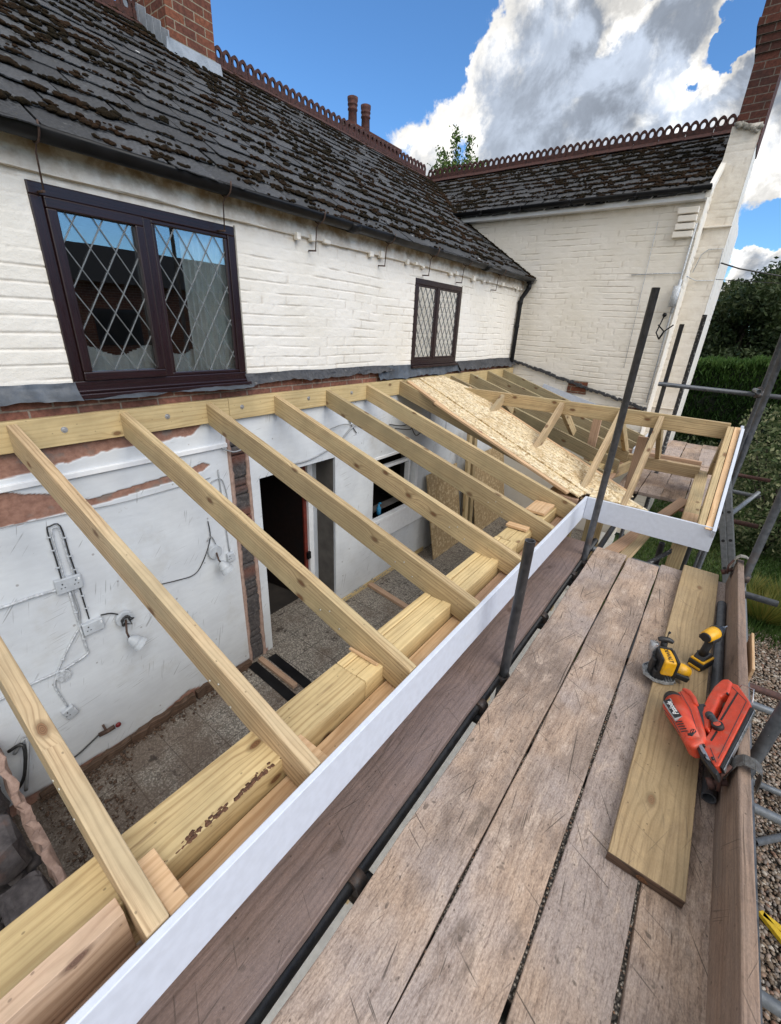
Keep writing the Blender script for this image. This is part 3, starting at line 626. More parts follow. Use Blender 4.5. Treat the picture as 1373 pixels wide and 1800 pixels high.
# roofs: separate slates
SL = .64; ZR = 4.48; XR = -3.1
def clip_poly(P, hp):
    for (a, b_, c_) in hp:   # keep a*u+b*v+c >= 0
        out = []
        for i in range(len(P)):
            p, q = P[i], P[(i + 1) % len(P)]; fp = a * p[0] + b_ * p[1] + c_; fq = a * q[0] + b_ * q[1] + c_
            if fp >= 0: out.append(p)
            if (fp >= 0) != (fq >= 0): t = fp / (fp - fq); out.append((p[0] + (q[0] - p[0]) * t, p[1] + (q[1] - p[1]) * t))
        P = out
        if len(P) < 3: return None
    return P
def slates(name, O, ud, vd, u0, u1, v1, hps, seed, parent, moss_n, wid=.30, gauge=.242):
    rs = np.random.RandomState(seed); ud = Vector(ud).normalized(); vd = Vector(vd).normalized(); nn = ud.cross(vd); 
    if nn.z < 0: nn = -nn
    O = Vector(O); V = []; F = []; UV = []; RN = []; nrow = int(math.ceil(v1 / gauge)); edges = []
    for i in range(nrow):
        v = i * gauge - .02; nu = int((u1 - u0) / wid) + 2
        for j in range(-1, nu):
            a = u0 + (j + .5 * (i % 2)) * wid + rs.uniform(-.008, .008); gp = rs.uniform(.003, .0065); dv = rs.uniform(-.020, .020)
            if rs.rand() < .04: dv -= rs.uniform(.015, .03)
            n_e = 7; lowe = [(a + gp + (wid - 2 * gp) * t / n_e, v + dv + rs.uniform(-.009, .007) - (.012 if rs.rand() < .12 else 0) * 0) for t in range(n_e + 1)]
            if rs.rand() < .25: lowe[0] = (lowe[0][0] + .012, lowe[0][1] + .014)
            if rs.rand() < .25: lowe[-1] = (lowe[-1][0] - .012, lowe[-1][1] + .014)
            vt = min(v + gauge + .05, v1)
            P = lowe + [(a + wid - gp, vt), (a + gp, vt)]
            P = clip_poly(P, [(1, 0, -u0), (-1, 0, u1)] + hps)
            if not P or v >= v1 - .02: continue
            r_ = rs.rand(); lift = rs.uniform(.006, .011); tw = rs.uniform(-.008, .008); b0 = len(V); n = len(P)
            for lay in (0, 1):
                for (x, y) in P:
                    h = lift * (1 - (y - v) / (gauge + .05)) * 1.5 + tw * ((x - a) / wid - .5) - (.006 if lay else 0)
                    V.append(tuple(O + ud * x + vd * y + nn * h)); UV.append((x + 13.7 * r_, y + 7.1 * r_)); RN.append(r_)
            F.append(tuple(range(b0, b0 + n))); 
            for q in range(n): F.append((b0 + q, b0 + n + q, b0 + n + (q + 1) % n, b0 + (q + 1) % n))
            edges.append((a, v + dv, lift))
    me = bpy.data.meshes.new(name); o0 = root_loc(parent); me.from_pydata([(x - o0.x, y - o0.y, z - o0.z) for x, y, z in V], [], F)
    l = me.uv_layers.new(name='UVMap'); li = np.zeros(len(me.loops), dtype=np.int32); me.loops.foreach_get('vertex_index', li); l.data.foreach_set('uv', np.array(UV, dtype=np.float32)[li].ravel())
    at = me.attributes.new('rnd', 'FLOAT', 'POINT'); at.data.foreach_set('value', np.array(RN, dtype=np.float32)); me.materials.append(M['slate']); me.update()
    ob = bpy.data.objects.new(name, me); COL.objects.link(ob); ob.parent = parent
    # moss tufts along the lower edges and joints
    Vs, Fs = ICO[1]; VV = []; FF = []; cnt = 0; fa = np.array(Fs)
    tries = 0
    while cnt < moss_n and tries < moss_n * 6:
        tries += 1; a, v, lf = edges[rs.randint(len(edges))]; cl = vnoise(np.array([a * 1.4]), np.array([v * 1.4]), seed + 2)[0]
        if rs.rand() > .18 + 1.5 * max(0, cl - .35): continue
        if rs.rand() < .72: cu, cv = a + rs.uniform(0, wid), v + rs.uniform(-.018, .012)
        else: cu, cv = a + rs.uniform(-.01, .01), v + rs.uniform(0, gauge)
        k_ = rs.randint(2, 7); big = 1.0 + (2.0 if rs.rand() < .07 else 0)
        for _ in range(k_ + 2):
            x = cu + rs.normal(0, .035 * big); y = cv + rs.normal(0, .008 * big)
            if x < u0 or x > u1 or y < 0 or y > v1 or any(p * x + q * y + r0 < .02 for p, q, r0 in hps): continue
            sc = rs.uniform(.005, .0145) * (1 + .35 * (big - 1)); K = (1 + rs.uniform(-.3, .3, len(Vs)))[:, None]
            Pp = Vs * K * np.array([sc * 1.6, sc * 1.0, sc * .75]); base = O + ud * x + vd * y + nn * .016
            VV.append(np.array(base) + Pp[:, :1] * np.array(ud) + Pp[:, 1:2] * np.array(vd) + Pp[:, 2:] * np.array(nn)); FF.append(fa + cnt * len(Vs)); cnt += 1
    mo = npmesh('moss', np.concatenate(VV), np.concatenate(FF), M['moss'], parent=ob, smooth=True); mo['kind'] = 'stuff'
    return ob
ang = math.atan(SL); LS = (XR - .17) / -math.cos(ang)
# valley: 2.497-.64X = 3.38+.62(Y-7.5), X = .17 - v*cos
ca, sa_ = math.cos(ang), math.sin(ang)
vA = (-.62, SL * ca, (2.497 - .64 * .17) - 3.38 + .62 * 7.5)
def vhp():  # z_main(v) - z_wing(u) >= 0 is kept only above z 3.38; below it the wing wall at Y=7.5 clips
    return None
rm = slates('main_roof', (.17, 0, 2.497 - .64 * .17), (0, 1, 0), (-ca, 0, sa_), -1.4, 7.49, LS, [], 5, house, 17000)
v338 = (3.38 - (2.497 - .64 * .17)) / sa_
rm2 = slates('main_roof', (.17, 0, 2.497 - .64 * .17), (0, 1, 0), (-ca, 0, sa_), 7.49, 9.6, LS, [(-.62, sa_, (2.497 - .64 * .17) - 3.38 + .62 * 7.5)], 6, house, 2000)
mb = MB()   # boarding under the slates
def mainp(x, y, d=0): return (x, y, 2.497 - .64 * x - .02 - d)
mb.shared([mainp(.15, -1.4), mainp(.15, 7.48), mainp(-1.35, 7.48), mainp(XR, 9.35), mainp(XR, -1.4)], [(0, 1, 2, 3, 4)])
mb.shared([(XR, -1.4, ZR), (XR, 9.35, ZR), (-6.5, 9.35, 2.3), (-6.5, -1.4, 2.3)], [(0, 1, 2, 3)])
mb.shared([(.0, -1.3, FZ), (.0, -1.3, 2.4), (XR, -1.3, ZR - .05), (-6.3, -1.3, 2.3), (-6.3, -1.3, FZ)], [(0, 1, 2, 3, 4)])
mb.build('roof_deck', M['slate'], house)
aw = math.atan(.62); cw, sw_ = math.cos(aw), math.sin(aw); YWR = 9.15; LW = (YWR - 7.36) / cw; zw0 = 3.38 + .62 * (7.36 - 7.5)
# wing slope: u = -X direction reversed so that u grows with X
slates('wing_roof', (0, 7.36, zw0), (1, 0, 0), (0, cw, sw_), -4.0, 2.19, LW, [(.64, sw_, zw0 - 2.497)], 8, house, 10500, wid=.28, gauge=.192)
mb = MB(); zr_ = 3.38 + .62 * (YWR - 7.5) - .02
mb.shared([(2.17, 7.38, 3.285), (2.17, YWR, zr_), (-3.2, YWR, zr_), (-1.38, 7.5, 3.36), (-1.35, 7.38, 3.285)], [(0, 1, 2, 3, 4)])
mb.shared([(2.17, YWR, zr_), (2.17, 11.0, 3.2), (-6, 11.0, 3.2), (-6, YWR, zr_)], [(0, 1, 2, 3)])
mb.build('roof_deck', M['slate'], house)
# mortar and lead along the valley and against the wing wall
mb = MB()
for i in range(60):
    t = i / 59; x = -1.33 - t * 1.8; z = 2.497 - .64 * x; y = 7.5 + (z - 3.38) / .62
    mb.blob((x, y + random.uniform(-.03, .03), z + .015), (.04 + random.random() * .03, .03, .02), 1, jit=.35)
for i in range(50):
    t = i / 49; x = .15 - t * 1.5; mb.blob((x, 7.475, 2.497 - .64 * x + .01), (.035, .02, .02), 1, jit=.3)
mb.build('valley_mortar', M['moss'], house)
# white sloping verge strip between roof and wing wall
# ridge tiles with crested loops
def ridge(name, p0, p1, nloops, tile):
    p0 = Vector(p0); p1 = Vector(p1); L = (p1 - p0).length; a = (p1 - p0) / L; side = a.cross(Vector((0, 0, 1))).normalized()
    base = MB(); n = int(L / tile + .02)
    for i in range(n):
        t0, t1 = i * tile, (i + 1) * tile - .006; dz = random.uniform(-.004, .004)
        q0, q1 = p0 + a * t0 + Vector((0, 0, dz)), p0 + a * t1 + Vector((0, 0, dz))
        base.beam(q0 + Vector((0, 0, .035)), q1 + Vector((0, 0, .035)), .030, .075)
        for sg in (1, -1):
            m0 = (side * sg * .84 + Vector((0, 0, -.54))).normalized()
            base.beam(q0 + m0 * .07 + Vector((0, 0, .01)), q1 + m0 * .07 + Vector((0, 0, .01)), .15, .014, up=m0.cross(a) if sg > 0 else a.cross(m0))
    ob = base.build(name, M['terracotta'], house, bevel=.004)
    cr_ = MB(); w_ = L / nloops
    n_end = int(int(L / tile) * tile / w_) if False else nloops
    for i in range(nloops):
        if (i + 1) * w_ > int(L / tile + .02) * tile + .01: continue
        c0 = p0 + a * ((i + .5) * w_) + Vector((0, 0, .07 + random.uniform(-.002, .003))); seg = 18; vs = []
        for q in range(seg):
            th = 2 * math.pi * q / seg; sn, cs = math.sin(th), math.cos(th)
            rx_o, rz_o = w_ * .54, .070; pt = 1.0 + .16 * max(0, sn) ** 6
            for (fx, fz) in ((rx_o, rz_o * pt), (rx_o * .48, rz_o * .60)):
                for sg in (-1, 1): vs.append(tuple(c0 + a * (cs * fx) + Vector((0, 0, .035 + sn * fz)) + side * (sg * .014)))
        fs = []
        for q in range(seg):
            e = (q + 1) % seg; A_, B_ = q * 4, e * 4
            fs += [(A_, B_, B_ + 1, A_ + 1), (A_ + 2, A_ + 3, B_ + 3, B_ + 2), (A_, A_ + 2, B_ + 2, B_), (A_ + 1, B_ + 1, B_ + 3, A_ + 3)]
        cr_.shared(vs, fs)
    cr_.build('cresting', M['terracotta'], ob)
ridge('ridge_tiles', (XR, -1.4, ZR + .01), (XR, 9.15, ZR + .01), 88, .36)
ridge('ridge_tiles', (-3.1, YWR, zr_ + .05), (2.23, YWR, zr_ + .05), 47, .3553)

# chimneys
ch = MB(); ch.bbox(-3.5, -2.55, 3.33, 3.87, 3.6, 6.2); c_o = ch.build('chimney_stack', M['brick'], house, bevel=.004)
fl = MB()
fl.shared([(-2.50, 3.26, 4.075), (-2.50, 3.92, 4.075), (-2.535, 3.92, 4.24), (-2.535, 3.30, 4.24), (-2.42, 3.24, 4.035), (-2.42, 3.98, 4.035)], [(0, 1, 2, 3), (4, 5, 1, 0)])
for i in range(7):
    x0 = -2.53 - i * .13; z = 2.497 - .64 * x0
    fl.beam((x0 - .055, 3.318, z - .03), (x0 - .055, 3.322, z + .20 + (.02 if i % 2 else 0)), .012, .125, up=(1, 0, 0), sk1=-.03)
fl.build('lead_apron', M['newlead'], c_o, bevel=.003)
ch = MB(); ch.bbox(-3.95, -3.42, 7.05, 8.55, 4.0, 4.779); ch.bbox(-3.98, -3.39, 7.02, 8.58, 4.78, 4.845); c2 = ch.build('chimney_stack', M['brickdark'], house, bevel=.01)
for y in (7.36, 7.72):
    p = MB(); z = 4.84; prof = [(0, .085), (.05, .082), (.26, .075), (.27, .088), (.29, .088), (.30, .078), (.33, .08), (.34, .09), (.36, .09), (.37, .08), (.40, .092), (.45, .094), (.46, .07)]
    p.tube([(-3.62, y, z + h) for h, _ in prof], .08, 20, rr=[q for _, q in prof], hollow=.7); p.build('chimney_pot', M['pot'], c2)
ch = MB(); ch.bbox(2.235, 2.525, 8.06, 8.62, 3.9, 4.80)
for i in range(4): ch.bbox(2.235 - .018 * (i + 1), 2.525 + .018 * (i + 1), 8.06 - .018 * (i + 1), 8.62 + .018 * (i + 1), 4.801 + i * .079, 4.878 + i * .079 + .001)
ch.bbox(2.18, 2.58, 8.0, 8.68, 5.1185, 5.40)
ch.build('chimney_stack', M['brickdark'], house, bevel=.006)
mb = MB()
for i in range(14): mb.blob((2.24 + i * .02, 8.02, 4.12 + random.uniform(-.02, .03) - i * .006), (.035, .03, .03), 1, jit=.4)
mb.build('mortar_fillet', M['mortar'], house)

# wing walls
wallface('wing_wall', -1.45, 2.207, .3, 3.26, lambda A, B, h: (A, 7.5 - h, B), M['paint2'], 23, step=.0115, tstep=.0065, stain=lambda A, B: sstep(3.1, 3.28, B) * .45 + sstep(.62, .45, B - .0) * .0)
wallface('gable_wall', 7.484, 8.1, -1.6, 4.4, lambda A, B, h: (2.2 + h, A, np.minimum(B, 3.30 + .62 * (A - 7.4))), M['paint'], 29, step=.02)
wallface('chimney_breast', 2.2, 2.516, -1.6, 4.13, lambda A, B, h: (A, 8.05 - h * .6, B), M['paint2'], 31, stain=lambda A, B: .10 + .25 * fbm(A * 3, B * 1.3, 4, 3))
wallface('chimney_breast', 8.045, 8.66, 3.29, 4.10, lambda A, B, h: (2.512 + h * .6, A, B), M['paint'], 38, step=.02)
wallface('chimney_breast', 8.045, 10.2, -1.6, 3.30, lambda A, B, h: (2.512 + h * .6, A, B), M['paint'], 37, step=.02)
mb = MB(); mb.box(0, 2.185, 7.53, 7.7, FZ - .2, 3.3); mb.box(-1.5, 0, 7.53, 7.7, 2.0, 3.3); mb.box(2.21, 2.49, 8.08, 8.62, 3.3, 4.0); mb.box(2.21, 2.49, 8.08, 10.2, -1.6, 3.29); mb.build('masonry', M['paint2'], house)
for i, (x0, z) in enumerate(((1.93, 3.10), (1.95, 3.015), (1.94, 2.93), (1.93, 2.845))):
    mb = MB(); mb.box(x0, 2.16 - .0, 7.40 + i * .012, 7.49, z, z + .070); mb.build('kneeler_course', M['paint2'], house, bevel=.008)
for z0_, z1_, y0_ in ((3.03, 3.05, 8.0), (.63, .645, 8.02)): mb = MB(); mb.box(2.2, 2.52, y0_, 8.045, z0_, z1_); mb.build('string_course', M['paint2'], house, bevel=.004)
mb = MB(); mb.shared([(2.19, 7.36, 3.24), (2.245, 7.36, 3.24), (2.245, 8.02, 3.66), (2.19, 8.02, 3.66), (2.19, 7.36, 3.34), (2.245, 7.36, 3.33), (2.245, 9.2, 4.46), (2.19, 9.2, 4.46)], [(4, 5, 6, 7), (0, 3, 2, 1), (0, 1, 5, 4), (1, 2, 6, 5)]); mb.build('verge', M['paint'], house)
mb = MB(); mb.box(-1.25, 2.2, 7.372, 7.390, 3.235, 3.345); mb.box(-1.25, 2.2, 7.391, 7.49, 3.236, 3.246); mb.build('soffit_board', M['whitepvc'], house, bevel=.002)
def halfgutter(mb, p0, p1, r=.056, th=.004, caps=True):
    p0, p1 = Vector(p0), Vector(p1); a = (p1 - p0).normalized(); sd_ = a.cross(Vector((0, 0, 1))).normalized(); n = 12; vs = []; fs = []
    for p in (p0, p1):
        for rr_ in (r, r - th):
            for i in range(n + 1):
                th_ = math.pi + math.pi * i / n; vs.append(tuple(p + sd_ * (rr_ * math.cos(th_)) + Vector((0, 0, rr_ * math.sin(th_)))))
    N_ = n + 1
    for i in range(n): fs += [(i, i + 1, 2 * N_ + i + 1, 2 * N_ + i), (N_ + i, 3 * N_ + i, 3 * N_ + i + 1, N_ + i + 1)]
    fs += [(0, 2 * N_, 3 * N_, N_), (n, N_ + n, 3 * N_ + n, 2 * N_ + n)]
    fs += [tuple(range(N_ - 1, -1, -1)), tuple(range(2 * N_, 3 * N_))]
    mb.shared(vs, fs, smooth=True)
g = MB(); halfgutter(g, (.135, -1.4, 2.385), (.135, 7.44, 2.40)); 
for y in (.60, 3.2, 5.8): halfgutter(g, (.135, y - .05, 2.385), (.135, y + .05, 2.385), .0600, .0035)
go = g.build('gutter', M['blackpvc'], house)
for y in (.99, 1.985, 2.81, 3.72, 4.51, 5.27, 6.28):
    b_ = MB(); b_.tube([(.085, y, 2.14), (.10, y, 2.30), (.125, y, 2.327)], .0042, 8)
    ring = [(.135 + .064 * math.cos(t), y, 2.39 + .064 * math.sin(t)) for t in np.linspace(math.pi * .95, math.pi * 2.05, 14)]; b_.tube(ring, .005, 6)
    b_.tube([(.005, y + .0, 2.15), (.09, y, 2.145)], .006, 6)
    b_.build('gutter_bracket', M['iron'], go)
g = MB(); halfgutter(g, (-1.3, 7.31, 3.355), (2.24, 7.31, 3.36)); go2 = g.build('gutter', M['blackpvc'], house)
for x in (-.8, -.15, .58, 1.42, 2.05):
    b_ = MB(); b_.box(x - .018, x + .018, 7.24, 7.372, 3.30, 3.312); b_.tube([(x, 7.31 + .06 * math.cos(t), 3.357 + .06 * math.sin(t)) for t in np.linspace(math.pi, 2 * math.pi, 12)], .012, 6)
    b_.build('gutter_bracket', M['blackpvc'], go2)
g = MB(); g.tube([(.135, 7.38, 2.36), (.135, 7.38, 2.27), (.10, 7.36, 2.20), (.055, 7.34, 2.12), (.05, 7.33, 2.02), (.05, 7.33, 1.15)], .034, 16)
for z in (2.25, 2.03, 1.68): g.tube([(.05 if z < 2.1 else .13, 7.33 if z < 2.1 else 7.38, z), (.05 if z < 2.1 else .13, 7.33 if z < 2.1 else 7.38, z + .05)], .040, 16)
g.box(.10, .18, 7.33, 7.43, 2.325, 2.37); g.build('downpipe', M['blackpvc'], house, bevel=.002)

# cut line of felt down the wing wall, with broken brick
mb = MB(); rb = MB()
for i in range(70):
    t = i / 69; x = .03 + 2.12 * t; z = 1.175 - .24 * x + random.uniform(-.012, .012)
    mb.beam((x, 7.47, z), (x + .045, 7.465 + random.uniform(-.01, .01), z - .010), .03 + random.random() * .02, .035 + random.uniform(-.01, .02))
mb.build('felt_upstand', M['felt'], house, bevel=.005)
sheet('exposed_brick_patch', 1.0, 1.30, .76, .95, .012, lambda A, B: (A, 7.478 - brick_relief(A, B, 3)[0], B + .02 * (fbm(A * 9, B * 9, 3) - .5)), M['brick'], parent=house)
sheet('exposed_brick_patch', 1.86, 2.16, .56, .66, .012, lambda A, B: (A, 7.478 - brick_relief(A, B, 3)[0], B), M['brick'], parent=house)
mb = MB(); mb.beam((.6, 7.482, .80), (1.95, 7.482, .47), .012, .10); mb.build('render_strip', M['whitegloss'], house)
mb = MB(); mb.beam((.3, 7.47, .62), (2.1, 7.47, .18), .02, .12); mb.build('dark_batten', M['olddark'], house)

# cables, lamp and bracket on the wing corner
mb = MB(); 
mb.tube([(1.55, 7.483, 2.43), (1.9, 7.483, 2.44), (2.16, 7.48, 2.44), (2.23, 7.9, 2.42), (2.3, 8.03, 2.40), (2.50, 8.03, 2.40)], .006, 6)
mb.tube([(2.23, 8.0, 2.5), (2.27, 8.03, 2.72), (2.34, 8.03, 2.78), (2.50, 8.03, 2.78), (2.515, 8.03, 2.55)], .006, 6)
mb.tube([(1.72, 7.483, 3.05), (1.73, 7.483, 2.4), (1.75, 7.483, 1.2)], .004, 6)
mb.tube([(2.17, 7.482, 3.0), (2.165, 7.475, 2.3), (2.17, 7.475, .75)], .011, 8)
mb.build('cable', M['cable_white'], house)
mb = MB(); mb.tube([(2.16, 7.42, 2.28), (2.155, 7.42, 2.03)], .045, 14); mb.tube([(2.17, 7.47, 2.36), (2.17, 7.45, 1.95)], .02, 8); mb.build('bulkhead_lamp', M['cable_white'], house)
mb = MB(); mb.ball((2.10, 7.43, 1.93), .028); mb.tube([(2.10, 7.43, 1.93), (2.06, 7.40, 1.70), (2.12, 7.34, 1.62)], .009, 8); mb.tube([(2.06, 7.40, 1.80), (2.16, 7.32, 1.72), (2.26, 7.2, 1.80)], .009, 8); mb.tube([(2.12, 7.34, 1.62), (2.16, 7.32, 1.72)], .012, 8); mb.build('lamp_bracket', M['blackpvc'], house)
wire = MB(); wire.tube([(2.52, 8.1, 2.62), (2.75, 8.16, 2.55), (3.3, 8.3, 2.45), (5.5, 8.9, 2.28), (9, 9.8, 2.3)], .009, 6); wire.tube([(2.52, 8.1, 2.42), (4, 8.5, 2.34), (9, 9.8, 2.4)], .004, 5)
wire.build('overhead_cable', M['cable_black'], None, label='black overhead cable running from the chimney breast of the wing to the right', cat='cable', origin=(2.52, 8.1, 2.5))

# ------------------------------------------------------------ lower wall of the house
def plaster_mask(A, B):
    edge = fbm(A * 4.2, B * 4.2, 61, 5) - .5
    e2 = (vnoise(A * 23, B * 23, 5) - .5) * .03
    # lost plaster above an irregular line rising to the right, and a band beneath the conduit on the left
    line = np.interp(A, [-.5, .62, .80, .95, 1.25, 1.5, 1.64, 1.75, 9], [.74, .745, .76, .80, .81, .815, .84, .90, .9])
    m1 = sstep(-.002, .004, (B - line) + edge * .09 + e2)
    band = np.exp(-((B - np.interp(A, [.3, .62, .9, 1.55, 1.68], [.62, .56, .50, .545, .57])) / np.interp(A, [.3, .66, .85, 1.2, 1.66, 1.72], [.11, .075, .022, .026, .03, .0001])) ** 2)
    m2 = sstep(.38, .41, band * (A < 1.74) + edge * .5 + e2 * 3)
    bot = sstep(.0, .012, np.interp(A, [0, .2, .6, 1.0, 1.25, 1.45, 1.8], [-1.40, -1.43, -1.46, -1.45, -1.38, -1.46, -1.47]) - B + edge * .03)
    return np.maximum(np.maximum(m1 * (A < 1.86), m2), bot * (A < 2.1))
def lower(A, B):
    m_ = plaster_mask(A, B)
    return (.007 * (1 - m_) - m_ * .004 * fbm(A * 12, B * 12, 3, 4) + .004 * (fbm(A * 2, B * 2, 9, 3) - .5) + m_ * brick_relief(A, B, 14)[0] * .3, A, B)
m, k, b = newmat('plaster_and_render'); p = k.uv(); mk = k.attr('mask'); n = k.noise(p, 26, 6, .65); n2 = k.noise(p, 2.2, 4)
pw = k.mix(k.mapr(n2, .35, .7), (.665, .69, .71), (.585, .605, .625)); pw = k.mix(k.mapr(k.noise(p, 8, 7, .75), .64, .72, 0, .5), pw, (.38, .37, .35))
pw = k.mix(k.mapr(k.noise(p, 95, 2, .5), .76, .80, 0, .8), pw, (.09, .08, .07))
sepp = k.sep(p); low = k.mapr(sepp[1], -1.5, -.9, .35, 0); pw = k.mix(low, pw, (.40, .38, .34))
sc1 = None
for i_, (an_, sx_) in enumerate(((.15, 1.0), (1.35, 1.3), (.9, .8))):
    a_ = k.math('ADD', k.math('MULTIPLY', sepp[0], math.cos(an_)), k.math('MULTIPLY', sepp[1], math.sin(an_))); e_ = k.math('SUBTRACT', k.math('MULTIPLY', sepp[1], math.cos(an_)), k.math('MULTIPLY', sepp[0], math.sin(an_)))
    q_ = k.math('MULTIPLY', k.mapr(k.noise(k.xyz(k.math('MULTIPLY', a_, 3.0 * sx_), k.math('MULTIPLY', e_, 110), i_ * 4.4), 1.0, 1, .4), .672, .71), k.mapr(k.noise(p, 2.6 + i_, 2), .56, .64)); sc1 = q_ if sc1 is None else k.math('MAXIMUM', sc1, q_)
pw = k.mix(k.math('MULTIPLY', sc1, .55), pw, (.16, .15, .14))
pw = k.mix(k.math('MULTIPLY', k.mapr(k.noise(p, 1.4, 6, .7), .52, .66), .35), pw, (.47, .455, .42))
pw = k.mix(k.math('MULTIPLY', k.mapr(k.voro(p, 7).outputs['Distance'], .045, .075, 1, 0), .6), pw, (.20, .17, .15))
pw = k.vm('SCALE', pw, sc=k.mapr(k.noise(k.xyz(k.math('MULTIPLY', sepp[0], 9), k.math('MULTIPLY', sepp[1], 30)), 1.0, 4, .6), .3, .7, .965, 1.02))
rd = k.mix(k.mapr(n, .3, .7), (.36, .20, .145), (.24, .125, .09)); rd = k.mix(k.mapr(k.noise(p, 5, 4), .52, .66), rd, (.22, .19, .165))
setb(k, b, col=k.mix(mk, pw, rd), rough=.75, nrm=k.bump(k.math('MULTIPLY', n, k.mapr(mk, 0, 1, .22, 1)), .5, .008), spec=.3); M['plaster'] = m
sheet('lower_wall', -.6, 1.884, .34, .915, .0065, lower, M['plaster'], attrs={'mask': plaster_mask}, parent=house)
sheet('lower_wall', -.6, 7.48, FZ - .02, .915, .016, lower, M['plaster'], holes=((-.7, 1.884, .3401, 1.0), (DOOR[0], DOOR[1], FZ - .1, DOOR[3]), WIN3, (1.885, 2.05, FZ - .1, .80)), attrs={'mask': plaster_mask}, parent=house)
# stub of a demolished partition: rough blocks in a ragged chase
m, k, b = newmat('rough_blockwork'); p = k.obj(); n = k.noise(p, 30, 6, .7); sp = k.sep(p)
cc = k.mix(k.mapr(n, .3, .7), (.045, .040, .040), (.12, .105, .10)); redd = k.mapr(k.noise(k.xyz(0.0, 0.0, sp[2]), 2.3, 1), .5, .58); cc = k.mix(k.math('MULTIPLY', redd, .8), cc, k.mix(n, (.22, .08, .05), (.15, .06, .04)))
setb(k, b, col=cc, rough=.95, nrm=k.bump(n, 1.0, .02)); M['block'] = m
st = MB(); z = FZ
while z < .8:
    h = random.choice((.075, .2, .2, .075)); st.box(-.03, .012 + random.uniform(-.012, .010), 1.892, 2.045, z, min(z + h - .01, .8)); z += h
st.build('chased_blockwork', M['block'], house, bevel=.012)
def ragged(yc, sd_):
    V = []; F = []; n = 150
    for i in range(n + 1):
        z = FZ + (.80 - FZ) * i / n; w_ = .016 + .022 * fbm(np.array([z * 7.]), np.array([sd_ * 3.]), 3, 4)[0] + .008 * vnoise(np.array([z * 40.]), np.array([1.]), 4)[0]
        for dx, dy in ((-.02, 0), (.016, .0), (.022, w_ * .4), (.014, w_), (-.02, w_)): V.append((dx + .006 * vnoise(np.array([z * 30.]), np.array([dy * 50]), 5)[0], yc + sd_ * (dy - .012), z))
    for i in range(n):
        for j in range(4): F.append((i * 5 + j, i * 5 + j + 1, (i + 1) * 5 + j + 1, (i + 1) * 5 + j))
    return V, F
for yc, sg in ((1.885, 1), (2.05, -1)):
    V, F = ragged(yc, sg); q = MB(); q.shared(V, F, smooth=True); q.build('torn_plaster_edge', M['pinkrender'] if 'pinkrender' in M else M.setdefault('pinkrender', mottled('pink_render', (.42, .29, .235), (.30, .20, .16), .85, 30, .7)), house)
# bright sloping reveal / soffit over the doorway recess, door frame and dark room
WH = plain('white_emulsion', (.62, .65, .69), .6, var=.06, scale=6, bump=.08)
mb = MB(); mb.box(-.40, .0, 3.101, 3.115, FZ, .345); mb.box(-.40, .0, 2.14, 2.154, FZ, .345); mb.box(-.40, .0, 2.155, 3.10, .346, .36); mb.build('door_reveal', WH, house)
df = MB(); df.box(-.42, -.34, 3.03, 3.10, FZ, .30); df.box(-.42, -.33, 2.155, 2.20, FZ, .30); df.box(-.42, -.33, 2.155, 3.10, .301, .345); do = df.build('door_frame', M['whitepvc'], house, bevel=.004)
dl = MB(); dl.beam((-.40, 3.01, (FZ + .3) / 2), (-1.15, 2.90, (FZ + .3) / 2), .04, 1.80); dlo = dl.build('open_door', mottled('dark_door', (.014, .008, .007), (.008, .006, .006), .5), house, bevel=.003); dl = MB(); dl.box(-.398, -.375, 2.985, 3.032, FZ + .01, .29); dl.build('door_edge', mottled('dark_red_paint', (.16, .025, .015), (.09, .018, .012), .5), dlo, bevel=.002)
for z in (-.2, -.95): hg = MB(); hg.box(-.35, -.325, 2.985, 3.03, z, z + .09); hg.build('hinge', M['blackpvc'], do)
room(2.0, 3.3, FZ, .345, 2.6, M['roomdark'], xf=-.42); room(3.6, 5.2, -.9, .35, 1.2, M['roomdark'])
# lower kitchen window opening with white frame
wn = MB(); y0, y1, z0, z1 = WIN3
wn.box(-.12, .02, y0, y1, z1 - .035, z1); wn.box(-.12, .02, y1 - .06, y1, z0, z1 - .035); wn.box(-.10, -.03, y0, y1 - .06, z1 - .20, z1 - .165); wn.box(-.10, -.03, y1 - .16, y1 - .12, z0, z1 - .2)
wo_ = wn.build('window', M['whitepvc'], house, bevel=.004)
q = MB(); q.box(-.14, .06, y0 - .02, y1 + .35, z0 - .05, z0); q.box(.0, .05, y0 + .1, y1 + .25, z0 - .30, z0 - .052); q.build('sill', M['whitepvc'], wo_, bevel=.004)
# skirting scars and dirt line
mb = MB()
for i in range(34):
    y = 2.95 + i * .055; mb.blob((.02, y, FZ + .02 + random.random() * .04), (.01, .03, .02), 1, jit=.4)
mb.build('skirting_remains', M['mortar'], house)
mb = MB(); mb.beam((.02, 3.1, FZ + .03), (.02, 5.0, FZ + .03), .012, .06); mb.build('skirting', M['beam'], house)
mb = MB()
for y0, y1 in ((.15, .75), (.74, 1.28), (1.3, 1.86)): mb.beam((.035, y0, FZ + .04), (.03, y1, FZ + .035 + random.uniform(-.01, .01)), .045, .07 + random.uniform(-.02, .02), seg=14, warp=.010)
for i_ in range(len(mb.v)): v_ = mb.v[i_]; mb.v[i_] = (v_[0] + random.uniform(-.006, .006), v_[1], v_[2] + (random.uniform(-.012, .014) if v_[2] > FZ + .05 else 0))
mb.build('old_skirting', M['olddark'], house, bevel=.004)
